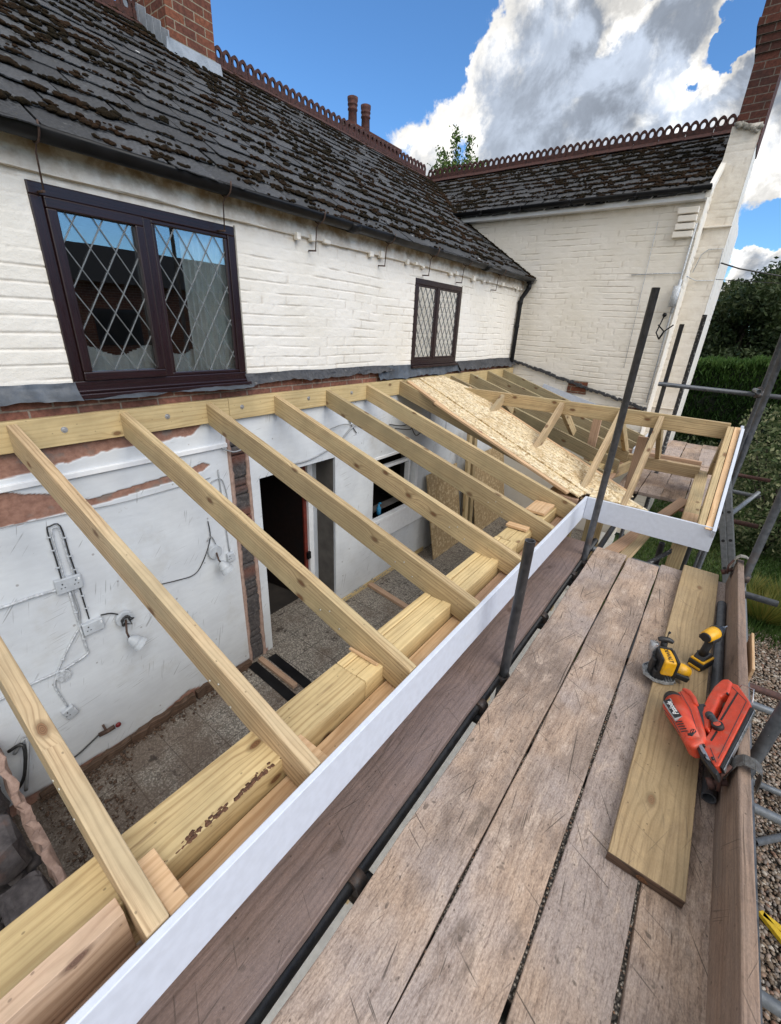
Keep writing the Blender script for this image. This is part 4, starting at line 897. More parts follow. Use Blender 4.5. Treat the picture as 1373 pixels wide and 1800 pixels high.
# conduit trunking, sockets, cables and lamps on the lower wall
mb = MB(); mb.box(.0, .030, -.4, 1.87, .685, .720); mb.build('trunking', M['whitepvc'], house, bevel=.004)
def sock(y, z, w_, h, tilt=0.0, holes=2):
    q = MB(); q.beam((.024, y - w_ / 2, z - tilt * w_ / 2), (.024, y + w_ / 2, z + tilt * w_ / 2), .034, h); so_ = q.build('socket', M['sock'], house, bevel=.006)
    for i in range(holes):
        e = MB(); yy = y - w_ * .25 + i * w_ * .5; e.box(.0405, .0418, yy - .004, yy + .004, z + .012, z + .022); e.box(.0405, .0418, yy - .014, yy - .006, z - .012, z - .006); e.box(.0405, .0418, yy + .006, yy + .014, z - .012, z - .006); e.build('pin_hole', M['cable_black'], so_)
    e = MB(); e.box(.0415, .046, y + w_ * .34, y + w_ * .42, z + .012, z + .03); e.build('switch', M['whitepvc'], so_, bevel=.002)
sock(.648, .018, .145, .10, -.03, 2); sock(.710, -.355, .125, .088, 0, 1); sock(.448, -.93, .07, .085, .3, 1); sock(1.788, -.27, .07, .08, 0, 1)
def cable(pts, r=.004, mat='cable_grey', x=.02, name='cable'):
    q = MB(); P = [(x + (p[2] if len(p) > 2 else 0), p[0], p[1]) for p in pts]
    # smooth
    out = []
    for i in range(len(P) - 1):
        p0, p1, p2, p3 = [Vector(P[max(0, min(len(P) - 1, i + d_))]) for d_ in (-1, 0, 1, 2)]
        for t in (0, .25, .5, .75): out.append(.5 * ((2 * p1) + (p2 - p0) * t + (2 * p0 - 5 * p1 + 4 * p2 - p3) * t * t + (3 * p1 - p0 - 3 * p2 + p3) * t ** 3))
    out.append(Vector(P[-1])); q.tube(out, r, 7); q.build(name, M[mat], house)
cable([(.62, .06), (.622, .20), (.623, .40), (.64, .425), (.69, .41), (.695, .2), (.70, .05), (.698, -.12), (.70, -.29)], .0045, 'cable_black', .022)
for yy_, zz_ in ((.621, .36), (.620, .27), (.618, .15), (.694, .33), (.697, .20), (.70, .10), (.70, -.1), (.70, -.2), (.52, .013), (.45, -.575), (.56, -.56), (.50, -.50), (.64, -.2), (.64, -.42)):
    q = MB(); q.beam((.02, yy_ - .009, zz_), (.032, yy_ + .009, zz_), .014, .008); q.build('cable_clip', M['sock'], house, bevel=.002)
cable([(.635, .06), (.636, .25), (.640, .39), (.655, .41), (.68, .39), (.682, .2), (.685, .06)], .0045, 'cable_white', .026)
cable([(.59, .0), (.454, .013), (.31, .015), (.1, .02)], .009, 'cable_white')
cable([(.640, -.03), (.638, -.33), (.641, -.50), (.63, -.55), (.495, -.581), (.315, -.574), (.1, -.58)], .007, 'cable_white')
cable([(.655, -.03), (.66, -.2), (.640, -.33)], .006)
cable([(.655, -.30), (.56, -.42), (.466, -.559), (.42, -.66), (.425, -.74), (.445, -.88)], .006, 'cable_white')
cable([(.77, -.30), (.83, -.32), (.89, -.37)], .005, 'cable_black')
cable([(1.10, -.26), (1.146, -.249), (1.30, -.28), (1.456, -.295), (1.55, -.2), (1.63, -.03), (1.63, .12)], .004, 'cable_black')
cable([(1.60, -.05), (1.64, -.02), (1.67, -.10)], .005)
cable([(1.77, .52), (1.775, .2), (1.785, -.22)], .005, 'cable_grey')
cable([(.30, -1.33), (.407, -1.316), (.48, -1.29), (.58, -1.247)], .006, 'cable_black', .03)
cable([(.12, -1.0), (.20, -.9, .03), (.14, -1.12, .06), (.10, -1.3, .03)], .011, 'cable_grey', .04); cable([(.10, -.95), (.17, -.93, .04), (.12, -1.15, .05), (.06, -1.28)], .011, 'cable_black', .05)
cable([(-.3, .53), (.7, .475), (1.1, .455), (1.7, .47)], .003, 'cable_grey', .018)
cable([(1.66, .40, 0), (1.72, .44), (1.80, .42), (1.83, .2)], .004, 'cable_grey', .02)
cable([(1.80, .70), (1.90, .645, .03), (2.00, .66, .04), (2.12, .68)], .006, 'cable_grey', .02)
cable([(2.62, .80), (2.70, .72, .02), (2.95, .66, .02), (3.2, .68, .02), (3.5, .62, .02)], .005, 'cable_grey', .02)
cable([(2.4, .41), (2.7, .395), (2.95, .44), (3.15, .50), (3.35, .64, .02), (3.6, .70)], .008, 'cable_grey', .02)
cable([(3.25, .86), (3.3, .7), (3.42, .55)], .005, 'cable_black', .02)
cable([(4.0, .56), (4.2, .52, .03), (4.4, .50, .02), (4.5, .36, .05), (4.7, .37, .02), (5.1, .40)], .006, 'cable_black', .02)
cable([(4.1, .50), (4.35, .46, .05), (4.5, .50, .02), (4.65, .44, .03), (4.9, .41)], .006, 'cable_black', .03)
for y in (4.9, 5.35, 5.8): cable([(y, .88), (y + .01, .3)], .003, 'cable_grey', .014)
def lamp(y, z, dy, dz, broken):
    q = MB(); q.tube([(.014, y, z), (.045, y, z)], .058, 20); lo = q.build('wall_lamp', M['sock'], house, bevel=.003)
    if broken:
        e = MB()
        for i in range(10): a_ = random.uniform(0, 6.3); e.tube([(.05, y + .03 * math.cos(a_), z + .03 * math.sin(a_)), (.07 + random.random() * .02, y + .04 * math.cos(a_ + 1), z + .04 * math.sin(a_ + 1)), (.05, y + .02 * math.cos(a_ + 2), z + .02 * math.sin(a_ + 2))], .006, 6)
        e.build('wiring', M['cable_black'], lo)
    e = MB(); c0 = Vector((.05, y, z)); c1 = Vector((.10, y + dy, z + dz)); e.tube([c0, c0.lerp(c1, .5) + Vector((.03, -.02, .0)), c1], .007, 8); e.build('arm', M['iron'], lo)
    e = MB(); ax = Vector((.35, .6 if broken else .35, -.75)).normalized(); e.tube([c1 - ax * .012, c1, c1 + ax * .03, c1 + ax * .095], .03, 18, rr=[.014, .027, .040, .054], hollow=.86); e.build('shade', M['sock'], lo)
lamp(.90, -.40, -.02, -.13, True); lamp(1.65, -.165, .0, -.075, False)
q = MB(); q.tube([(.014, .478, -.625), (.03, .478, -.625)], .042, 20); q.build('blanking_plate', M['cable_white'], house)
q = MB(); q.tube([(.03, .56, -1.262), (.05, .61, -1.25), (.055, .66, -1.245)], .017, 10); q.tube([(.02, .60, -1.20), (.06, .605, -1.255)], .008, 8); q.build('pipe_tap', M['iron'], house)
q = MB(); q.ball((.06, .682, -1.245), (.014, .020, .020)); q.build('tap_handle', mottled('red_plastic', (.20, .015, .015), (.12, .01, .01), .4), house)
# ------------------------------------------------------------ lean-to roof frame
def rz(x): return 1.06 - .3125 * x
frame = thing('roof_frame', (1.1, 3, .1), 'open lean-to roof frame of treated timber rafters fixed to the white house wall', 'roof frame')
mb = MB()
for y0, y1 in ((-1.2, 1.905), (1.908, 4.80), (4.803, 7.47)): mb.beam((.0255, y0, rz(0) - .0825), (.0255, y1, rz(0) - .0825), .045, .165)
led = mb.build('ledger', M['beam'], frame, bevel=.003)
BOLT = plain('zinc_bolt', (.55, .55, .55), .35, .7)
for y in (.83, 1.43, 2.02, 2.72, 3.3, 5.05, 6.1): mb = MB(); mb.tube([(.048, y, .985), (.052, y, .985)], .017, 16); mb.tube([(.052, y, .985), (.060, y, .985)], .009, 6); mb.build('bolt', BOLT, led)
RY = [.098, .58, 1.14, 1.725, 2.337, 2.943, 3.53, 4.12, 4.71, 5.29, 5.86, 6.44, 7.04]
upv = Vector((.3125, 0, 1)).normalized()
rlist = []
for i, y in enumerate([-.5] + RY):
    q = MB(); yc = y + .0235; x0, x1 = .071, 2.334; y1 = yc + (.018 if i == 2 else random.uniform(-.006, .006)); dz = 0
    c0 = Vector((x0, yc, rz(x0))) - upv * .075; c1 = Vector((x1, y1, rz(x1))) - upv * .075
    if i == 1: q_w = .052
    else: q_w = .047
    q.beam(c0, c1, q_w, .15, up=(0, 0, 1), sk0=-.024, sk1=-.024, seg=10, warp=.003)
    q.build('rafter', M['treated2'] if i in (1, 2) else M['treated' if y < 4.6 else 'treated3'], frame, bevel=.0035)
SCRW = plain('bright_screw', (.6, .6, .55), .35, .6)
for y in RY[:7]:
    for x, d in ((1.80, .10), (1.92, .11), (1.86, .06)): sc_ = MB(); sc_.tube([(x, y - .003, rz(x) - d), (x, y + .001, rz(x) - d)], .004, 8); sc_.build('screw_head', SCRW, frame)
q = MB(); q.box(2.006, 2.172, -1.0, 1.027, .09, .284); q.build('wall_plate', M['beam'], frame, bevel=.004)
q = MB()
for k_, (x0, x1) in enumerate(((2.006, 2.046), (2.0485, 2.117), (2.1195, 2.172))): q.box(x0, x1, 1.03, 2.66, .09, .284 - (.006 if k_ == 1 else 0))
q.build('wall_plate', M['beam'], frame, bevel=.005)
q = MB()
for k_, (x0, x1) in enumerate(((2.006, 2.09), (2.093, 2.172))): q.box(x0, x1, 2.67, 6.2, .09, .278)
q.build('wall_plate', M['beam'], frame, bevel=.005)
q = MB(); RB = random.Random(5)
for i in range(150):
    y = RB.choice((.18, .30, .36, .47, .52, .62)) + RB.gauss(0, .022); x = 2.171 - abs(RB.gauss(0, .008)); q.blob((x, y, .2835), (.002 + RB.random() * .006, .003 + RB.random() * .010, .0012), 1, jit=.3)
q.build('bark_wane', mottled('reddish_bark', (.16, .075, .04), (.07, .035, .022), .8, 90, .5), frame)
for (y0, y1, t) in ((2.86, 2.93, .02), (3.02, 3.10, .016), (3.25, 3.51, .022), (3.60, 3.78, .018), (3.85, 4.02, .024), (1.12, 1.135, .01)):
    q = MB(); q.box(1.995, 2.155, y0, y1, .2855, .2855 + t); q.build('packer', M['pine'], frame, bevel=.003)
q = MB(); q.box(2.181, 2.312, .17, 1.95, .155, .200); q.build('eaves_plate', M['pine'], frame, bevel=.005)
q = MB(); q.box(2.186, 2.312, 1.953, 6.1, .155, .197); q.build('eaves_plate', M['pink'], frame, bevel=.005)
q = MB(); q.box(2.1735, 2.2215, -1.0, .090, .17, .330); q.build('noggin', M['pine2'], frame, bevel=.0018)
q = MB(); q.box(2.223, 2.276, -1.0, .10, .12, .180); q.box(2.277, 2.312, -1.0, .11, .12, .245); q.build('eaves_plate', M['pink'], frame, bevel=.005)
for (x0, x1, y0, y1, z0, z1) in ((2.135, 2.296, .153, .200, .12, .325), (2.15, 2.296, .652, .697, .12, .285), (2.15, 2.275, 4.05, 4.10, .2, .33), (2.05, 2.27, 3.70, 3.745, .14, .33)):
    q = MB(); q.box(x0, x1 + .014, y0, y1, z0, z1); q.build('noggin', M['pine'] if y0 < 1 else M['pink'], frame, bevel=.003)
FZT = .336
q = MB(); q.beam((2.325, -1.2, FZT - .10), (2.325, 3.845, FZT - .10), .022, .20, seg=24, warp=.002); q.build('fascia_board', M['whitegloss'], frame, bevel=.003)
q = MB(); q.beam((2.325, 6.12, FZT - .10), (2.325, 7.4, FZT - .10), .022, .20); q.build('fascia_board', M['whitegloss'], frame, bevel=.003)
for y in (-.9, 1.0, 2.8, 4.6, 6.2): q = MB(); q.box(2.01, 2.11, y, y + .1, FZ - .02, .058); q.build('post', M['treated'], frame, bevel=.004)

# bay roof frame
RZ = .955; BY0, BYR, BY1 = 3.83, 4.95, 6.08; BXE = 3.19
def bz(y): return FZT + (RZ - FZT) * (1 - abs(y - BYR) / (BYR - BY0))
bay = thing('bay_roof_frame', (2.7, 4.95, .1), 'small gabled bay roof frame of pale timber with chipboard valley strip and white fascia', 'roof frame')
q = MB(); q.beam((.44, BYR + .0235, RZ - .070), (BXE - .03, BYR + .0235, RZ - .078), .047, .145, seg=6, warp=.003); q.build('ridge_beam', M['treated'], bay, bevel=.004)
slope = (RZ - FZT) / (BYR - BY0)
def jack(x, ya, yb, w_=.045, h=.10, mat='treated2', dz=0):
    q = MB(); d_ = Vector((0, yb - ya, bz(yb) - bz(ya))).normalized(); u_ = Vector((1, 0, 0)).cross(d_); 
    if u_.z < 0: u_ = -u_
    c0 = Vector((x, ya, bz(ya) + dz)) - u_ * h / 2; c1 = Vector((x, yb, bz(yb) + dz)) - u_ * h / 2
    s_ = abs(u_.y / d_.y) * h / 2
    q.beam(c0, c1, w_, h, seg=1, sk0=-s_ if d_.z > 0 else s_, sk1=-s_ if d_.z > 0 else s_); q.build('jack_rafter', M[mat], bay, bevel=.003)
for x in (.97, 1.66, 2.255, 2.615):
    yv = BY0 + (rz(x) - FZT) / slope if x < 2.27 else BY0 + .03
    jack(x, yv - .02, BYR)
    yv2 = BY1 - (rz(x) - FZT) / slope if x < 2.27 else BY1 - .02
    jack(x, BYR + .05, yv2 + .02, mat='treated')
q = MB(); 

jack(3.165, BY0 + .03, BYR + .01, .047, .15, 'treated'); jack(3.165, BYR + .05, BY1, .047, .15, 'treated'); jack(3.215, BY0 + .0, BYR + .02, .044, .12, 'pine')
for (ya, yb) in ((BY0 - .0, BYR + .04), (BY1 + .02, BYR + .041)):
    q = MB(); d_ = Vector((0, yb - ya, bz(yb) - bz(ya) if ya < BYR else RZ - FZT)).normalized()
    q.beam((3.252, ya, FZT - .10), (3.252, yb, RZ - .10 + .012), .024, .20, sk0=0, sk1=-.05 if ya < BYR else -.05); q.build('fascia_board', M['whitegloss'], bay, bevel=.003)
q = MB(); q.beam((2.337, BY0, FZT - .10), (3.266, BY0, FZT - .10), .024, .20); q.build('fascia_board', M['whitegloss'], bay, bevel=.003)
q = MB(); q.box(2.27, 3.19, BY0 + .014, BY0 + .062, .19, .300); q.box(2.28, 3.14, BY0 + .0635, BY0 + .11, .17, .285); q.build('eaves_beam', M['treated2'], bay, bevel=.004)
q = MB(); q.box(2.30, 3.06, 5.90, 5.98, .16, .30); q.build('eaves_beam', M['treated2'], bay, bevel=.004)
q = MB(); q.box(1.2, 3.06, 6.14, 6.20, .18, .31); q.build('eaves_beam', M['pink'], bay, bevel=.004)
q = MB(); q.box(3.035, 3.150, 3.95, 6.1, .09, .225); q.build('side_plate', M['treated'], bay, bevel=.005)
q = MB(); q.box(3.04, 3.145, 3.95, 4.35, .2265, .245); q.build('packer', M['pine'], bay, bevel=.002)
for x, y, z1, mt in ((1.90, 5.72, .72, 'pink'), (2.47, 5.35, .64, 'pink'), (2.10, 5.90, .30, 'treated'), (3.09, 4.0, .085, 'treated'), (3.09, 5.9, .085, 'treated'), (2.34, 4.3, .15, 'treated'), (2.34, 4.75, .1, 'treated'), (2.2, 5.2, .1, 'treated')):
    q = MB(); q.beam((x, y, -1.55 if z1 < .2 else -.2), (x, y, z1), .047, .095, up=(1, 0, 0)); q.build('stud', M[mt], bay, bevel=.003)
q = MB(); q.beam((2.36, 5.88, .17), (2.02, 3.95, .17), .045, .12); q.build('trimmer', M['treated'], bay, bevel=.003)

# chipboard valley strip lying on the rafters
m, k, b = newmat('chipboard'); uv = k.uv(); p = k.vm('ADD', uv, k.vm('SCALE', k.vm('SUBTRACT', k.noise(uv, 22, 2, col=True), (.5, .5, .5)), sc=.05))
sp = k.sep(p); cols = None; hh = None
for i, an in enumerate((.3, 1.2, 2.1, 2.8)):
    ca_, sa2 = math.cos(an), math.sin(an); a_ = k.math('ADD', k.math('MULTIPLY', sp[0], ca_ * 15), k.math('MULTIPLY', sp[1], sa2 * 15)); e_ = k.math('SUBTRACT', k.math('MULTIPLY', sp[1], ca_ * 58), k.math('MULTIPLY', sp[0], sa2 * 58))
    v_ = k.voro(k.xyz(a_, e_, i * 3.3), 1.0); c_ = k.sep(v_.outputs['Color']); 
    if cols is None: cols = c_[0]; hh = c_[1]
    else: f_ = k.mapr(k.noise(uv, 17 + i * 3, 1), .49, .52); cols = k.math('ADD', k.math('MULTIPLY', cols, k.math('SUBTRACT', 1.0, f_)), k.math('MULTIPLY', c_[0], f_)); hh = k.math('ADD', k.math('MULTIPLY', hh, k.math('SUBTRACT', 1.0, f_)), k.math('MULTIPLY', c_[1], f_))
c_ = k.mix(cols, (.36, .24, .11), (.86, .70, .44)); c_ = k.mix(k.mapr(hh, .55, .95, 0, .6), c_, (.88, .80, .62)); c_ = k.mix(k.mapr(k.noise(uv, 3, 3), .55, .7, 0, .35), c_, (.52, .34, .14))
c_ = k.mix(k.math('MULTIPLY', k.mapr(hh, .0, .12, 1, 0), .6), c_, (.20, .12, .05))
setb(k, b, col=c_, rough=.7, nrm=k.bump(k.math('ADD', cols, hh), .4, .004)); M['osb'] = m
m2 = m.copy(); m2.name = 'chipboard_copy'; M['osb2'] = mottled('old_chipboard', (.42, .30, .16), (.24, .165, .085), .8, 60, .6, third=(.52, .40, .24), a3=.5)  # m2 is an unused copy with the same colours
def onlean(a, b_, h): v = Vector((a, b_, rz(a))) + upv * h; return v
q = MB(); q.prism([(.075, 4.235), (.70, 4.06), (2.285, 3.70), (2.290, 3.80), (2.40, 4.2), (.45, 4.9), (.085, 4.955)], .002, .014, onlean); q.build('valley_board', M['osb'], bay, bevel=.0015)
q = MB(); q.prism([(.075, 4.475), (.50, 4.365), (2.288, 3.85), (2.33, 3.868), (2.62, 4.36), (.42, 5.09), (.085, 5.02)], .0155, .0275, onlean); q.build('valley_board', M['osb'], bay, bevel=.0015)
q = MB()
for (a, b_) in (((.10, 4.215), (.74, 4.015)), ((.60, 4.02), (2.20, 3.66))): q.beam(onlean(a[0], a[1], .012), onlean(b_[0], b_[1], .012), .05, .022)
q.beam(onlean(.43, 5.105, .02), onlean(2.60, 4.385, .02), .035, .024)
q.build('tilting_batten', M['pine'], bay, bevel=.002)
q = MB()
def onbay(a, b_, h): return Vector((a, b_, bz(b_) + h))
q.prism([(2.34, 3.852), (2.80, 3.852), (2.62, 3.93), (2.36, 4.00)], -.020, -.009, onbay); q.build('valley_board', M['osb'], bay, bevel=.0015)

# temporary braces under the bay
q = MB(); q.beam((3.02, 4.98, .16), (2.54, 3.42, -.10), .10, .022); q.build('brace_board', M['pink'], None, bevel=.002, label='pinkish temporary board propped diagonally up through the open bay frame', cat='timber board', group='temporary brace boards under the bay')
q = MB(); q.beam((2.86, 4.35, .08), (2.70, 3.45, -.10), .022, .10, up=(1, 0, .4)); q.build('brace_board', M['treated2'], None, bevel=.002, label='short yellowish brace board under the white bay fascia, right of the pinkish one', cat='timber board', group='temporary brace boards under the bay')

# ------------------------------------------------------------ scaffold
m, k, b = newmat('galvanised_scaffold_tube'); p = k.obj(); n = k.noise(p, 25, 5, .65); n2 = k.noise(p, 5, 4)
c_ = k.mix(k.mapr(n, .3, .7), (.060, .066, .075), (.115, .12, .13)); c_ = k.mix(k.mapr(n2, .56, .72, 0, .7), c_, (.10, .075, .06)); c_ = k.mix(k.mapr(k.noise(p, 60, 3, .6), .70, .76, 0, .7), c_, (.45, .45, .44))
setb(k, b, col=c_, rough=k.mapr(n, .3, .7, .38, .62), metal=.35, nrm=k.bump(n, .3, .003)); M['tube'] = m
M['coupler'] = mottled('greasy_coupler_steel', (.055, .056, .06), (.10, .07, .055), .5, 40, .4, metal=.3)
M['tubedark'] = mottled('gap_shade_tube', (.018, .019, .022), (.035, .036, .038), .4, 20, .3, metal=.2)  # near-black colour stands in for the shade on tubes in the deck gap
M['tubelight'] = mottled('bright_galvanised_tube', (.20, .215, .23), (.12, .13, .14), .45, 20, .3, metal=.4, third=(.30, .31, .32), a3=.6)
M['tuberust'] = mottled('rusty_tube', (.10, .045, .035), (.055, .03, .026), .75, 30, .6)
m, k, b = newmat('paint_splashed_tube'); p = k.obj(); n = k.noise(p, 40, 4, .6)
setb(k, b, col=k.mix(k.mapr(n, .56, .62), (.075, .078, .085), (.42, .43, .42)), rough=.6, metal=.2, nrm=k.bump(n, .3, .003)); M['tubespl'] = m
scaf = thing('scaffold', (3, 3, GZ), 'galvanised tube and clamp scaffold standing round the lean-to roof', 'scaffold')
TR = .0242
def pole(name, p0, p1, mat='tube', r=TR):
    q = MB(); q.tube([p0, p1], r, 20, hollow=.82); return q.build(name, M[mat], scaf)
pole('standard', (2.497, 1.79, GZ), (2.497, 1.79, .752)); pole('standard', (2.487, 3.405, GZ), (2.500, 3.405, 1.915))
pole('standard', (2.455, 6.27, GZ), (2.44, 6.27, 1.79)); pole('standard', (2.625, 6.45, GZ), (2.62, 6.45, 1.90), 'tubespl')
pole('standard', (3.375, 6.45, GZ), (3.37, 6.45, 3.0)); pole('standard', (3.315, 5.02, GZ), (3.335, 5.0, 3.1)); pole('standard', (3.495, 3.62, GZ), (3.515, 3.62, 3.0)); pole('standard', (3.500, 1.90, GZ), (3.590, 1.98, 2.6))
pole('ledger_tube', (2.472, -1.5, -.072), (2.472, 3.9, -.072), 'tubedark'); pole('ledger_tube', (3.56, -1.5, -.13), (3.56, 4.2, -.13)); pole('ledger_tube', (2.52, 3.3, -.12), (2.52, 7.2, -.12))
for y in (.66, 1.50, 2.42, 3.08): pole('transom', (2.08, y, -.115), (3.46, y + .01, -.115), 'tubedark')
pole('transom', (2.45, 3.74, -.085), (3.75, 3.76, -.085), 'tubelight')
pole('transom', (2.38, 6.22, 1.128), (4.6, 6.22, 1.10)); pole('guard_rail', (3.30, 5.55, 1.20), (3.30, 6.40, 1.15), 'tubelight', .022)
pole('transom', (2.9, 6.60, -.07), (3.74, 6.60, -.08), 'tubelight'); pole('transom', (2.9, 5.46, -.10), (3.69, 5.46, -.09), 'tuberust'); pole('transom', (2.9, 7.3, -.02), (3.85, 7.3, -.02), 'tuberust')
pole('diagonal_brace', (3.44, 5.60, -.09), (3.70, 6.55, -.02), 'tubelight')
pole('diagonal_brace', (2.95, 4.3, -.35), (2.60, 3.75, -.9)); pole('diagonal_brace', (3.05, 4.0, .0), (2.78, 3.8, -.26), 'tubespl', .018); pole('standard', (3.00, 4.1, GZ), (2.96, 4.1, .0)); pole('standard', (3.20, 5.2, GZ), (3.20, 5.2, .0))
# low outriggers beyond the toe board
pole('transom', (3.45, 3.20, -.60), (5.6, 3.32, -.60), 'tubelight'); pole('transom', (3.45, 3.36, -.58), (5.6, 3.62, -.64), 'tuberust')
pole('transom', (3.45, 2.35, -.62), (5.6, 2.5, -.64), 'tubelight'); pole('transom', (3.45, 1.48, -.62), (5.6, 1.56, -.64), 'tubelight')
def coupler(c, a, b_):
    q = MB(); c = Vector(c); a = Vector(a).normalized(); b_ = Vector(b_).normalized(); off = a.cross(b_).normalized()
    q.tube([c - a * .025, c + a * .025], .033, 14); q.tube([c + off * .05 - b_ * .025, c + off * .05 + b_ * .025], .033, 14)
    q.tube([c + off * .02 + b_ * .03, c + off * .02 + b_ * .075], .008, 8); q.tube([c + off * .02 + b_ * .055, c + off * .02 + b_ * .070], .014, 6); q.tube([c + off * .03 - b_ * .03 + a * .02, c + off * .03 - b_ * .065 + a * .02], .009, 6)
    q.build('coupler', M['coupler'], scaf)
for c, a, b_ in (((2.497, 1.79, -.075), (0, 0, 1), (0, 1, 0)), ((2.497, 3.40, -.075), (0, 0, 1), (0, 1, 0)), ((2.485, .62, -.072), (0, 1, 0), (1, 0, 0)), ((2.485, 1.54, -.072), (0, 1, 0), (1, 0, 0)), ((2.485, 2.45, -.072), (0, 1, 0), (1, 0, 0)), ((2.485, 3.12, -.072), (0, 1, 0), (1, 0, 0)),
                 ((3.335, 6.22, 1.115), (1, 0, 0), (0, 1, 0)), ((3.37, 6.45, 1.12), (0, 0, 1), (1, 0, 0)), ((3.33, 5.0, -.05), (0, 0, 1), (1, 0, 0)), ((3.50, 3.62, .10), (0, 0, 1), (0, 1, 0)), ((3.33, 5.3, -.09), (0, 1, 0), (1, 0, 0))):
    coupler(c, a, b_)

# boards
def board(x0, x1, y0, y1, mat, label, z0=-.038, z1=0.0, name='scaffold_board', group='scaffold boards of the deck', tilt=0.0, hoops=False, dz=0.0):
    q = MB(); sg = 26; w_ = x1 - x0
    q.beam(((x0 + x1) / 2, y0, (z0 + z1) / 2 + dz), ((x0 + x1) / 2 + tilt, y1, (z0 + z1) / 2 + dz), w_, z1 - z0, seg=sg, warp=.0025)
    # ragged edges
    n = len(q.v)
    for i in range(n):
        v = q.v[i]; t = i // 4; e = .0025 * math.sin(t * 1.9 + x0 * 40) + random.uniform(-.0012, .0012)
        q.v[i] = (v[0] + e, v[1], v[2] + random.uniform(-.0008, .0008))
    return q.build(name, M[mat], None, bevel=.004, bseg=2, label=label, cat='scaffold board', group=group)
board(2.250, 2.474, -1.6, 3.655, 'deckdark', 'dark damp scaffold board lying alone just below the long white fascia')
board(2.536, 2.762, -1.6, 3.635, 'deck', 'weathered scaffold board at the left edge of the main deck, beside the short upright pole')
board(2.774, 2.9945, -1.6, 3.60, 'deck', 'weathered scaffold board second from the left of the main deck', dz=.001)
board(3.0065, 3.2255, -1.6, 3.66, 'deck', 'greyish scaffold board partly covered by the loose treated board, between two narrow gaps', dz=-.001)
board(3.2375, 3.424, -1.6, 3.665, 'deck', 'scaffold board at the right edge of the deck, against the upright toe board')
for i, (x0, x1, lb) in enumerate(((2.33, 2.555, 'far scaffold board under the bay frame, nearest the house'), (2.62 - .06, 2.785, 'far scaffold board with a dark stain seen through the bay frame'), (2.79, 3.015, 'far scaffold board seen beside the slanting pinkish brace'), (3.02, 3.245, 'far scaffold board at the outer side of the bay frame'))):
    board(x0, x1, 5.45, 8.95 + .1 * math.sin(i * 3), 'deck', lb, group='scaffold boards beyond the bay')
q = MB(); q.beam((3.449, -1.6, .108), (3.447, 3.70, .090), .038, .215, seg=26, warp=.003)
for i in range(len(q.v)): v = q.v[i]; q.v[i] = (v[0] + random.uniform(-.0015, .0015) + .05 * (v[2] - .1), v[1], v[2] + random.uniform(-.002, .002))
q.build('toe_board', M['toe'], None, bevel=.005, label='rough weathered toe board standing on edge along the right side of the deck', cat='toe board')
q = MB(); q.beam((3.495, 2.35, .11), (3.50, 2.70, .11), .012, .16); q.build('timber_offcut', M['pine'], None, bevel=.002, label='short pale splinter of timber wedged outside the toe board', cat='timber offcut')
q = MB(); q.beam((3.2355, 1.168, .0185), (3.2575, 3.69, .0195), .222, .036, seg=14, warp=.0015); q.build('loose_board', M['newboard'], None, bevel=.003, label='loose yellowish treated board lying on the deck under the power tools', cat='timber board', origin=(3.247, 2.43, 0)); nbd = bpy.data.objects['loose_board']
q = MB(); q.box(3.124, 3.347, 1.1655, 1.1705, .0010, .0368); q.build('sealed_end', M['olddark'], nbd, bevel=.002)
q = MB(); q.tube([(3.392, 1.62, .0245), (3.398, 3.26, .0245)], TR, 22, hollow=.82); q.build('loose_scaffold_tube', M['tube'], None, label='loose grey scaffold tube lying along the foot of the toe board', cat='scaffold tube', origin=(3.39, 2.4, 0))
def clip(yc, xo=0, white=False):
    q = MB(); P = [(3.405 + xo, .10), (3.412 + xo, .17), (3.420 + xo, .215), (3.438 + xo, .236), (3.468 + xo, .238), (3.492 + xo, .225), (3.498 + xo, .19), (3.500 + xo, .14)]
    for i in range(len(P) - 1):
        (a, b_), (c_, d_) = P[i], P[i + 1]; q.beam((a, yc, b_), (c_, yc, d_), .055, .004, up=(-(d_ - b_), 0, c_ - a))
    cl = q.build('board_clip', mottled('dull_clip_steel', (.13, .13, .125), (.075, .068, .062), .6, 60, .5, metal=.3) if not white else M['mortar'], scaf, bevel=.002)
    e = MB(); e.tube([(3.42 + xo, yc - .03, .13), (3.375 + xo, yc - .045, .10)], .012, 10); e.tube([(3.385 + xo, yc - .043, .105), (3.367 + xo, yc - .048, .095)], .020, 6); e.tube([(3.41 + xo, yc - .02, .20), (3.39 + xo, yc - .05, .16), (3.40 + xo, yc - .06, .10)], .007, 6); e.build('clip_bolt', M['tuberust'], cl)
clip(1.66); clip(3.66, 0, True)

# ------------------------------------------------------------ power tools
def shell(name, col, rough):
    m, k, b = newmat(name); p = k.obj(); n = k.noise(p, 28, 4); sc = k.mapr(k.noise(k.vm('MULTIPLY', p, (260, 60, 120)), 1.0, 3, .6), .64, .70); du = k.mapr(k.noise(p, 12, 6, .7), .50, .68, 0, .35)
    c = k.vm('SCALE', k.mix(0.0, col, col), sc=k.mapr(n, .3, .7, .88, 1.06)); c = k.mix(du, c, (.30, .24, .19)); c = k.mix(k.math('MULTIPLY', sc, .45), c, tuple(min(1, x * .5 + .25) for x in col))
    setb(k, b, col=c, rough=k.mapr(du, 0, .35, rough, rough + .3), nrm=k.bump(k.noise(p, 900, 2), .10, .001)); return m
YEL = shell('yellow_tool_plastic', (.76, .39, .012), .38); BLK = plain('black_tool_rubber', (.018, .018, .019), .5, var=.3, scale=40, bump=.1)
RED = shell('orange_red_tool_shell', (.66, .070, .030), .38); DGR = plain('dark_grey_grip', (.045, .05, .055), .55, var=.25, scale=50, bump=.15)
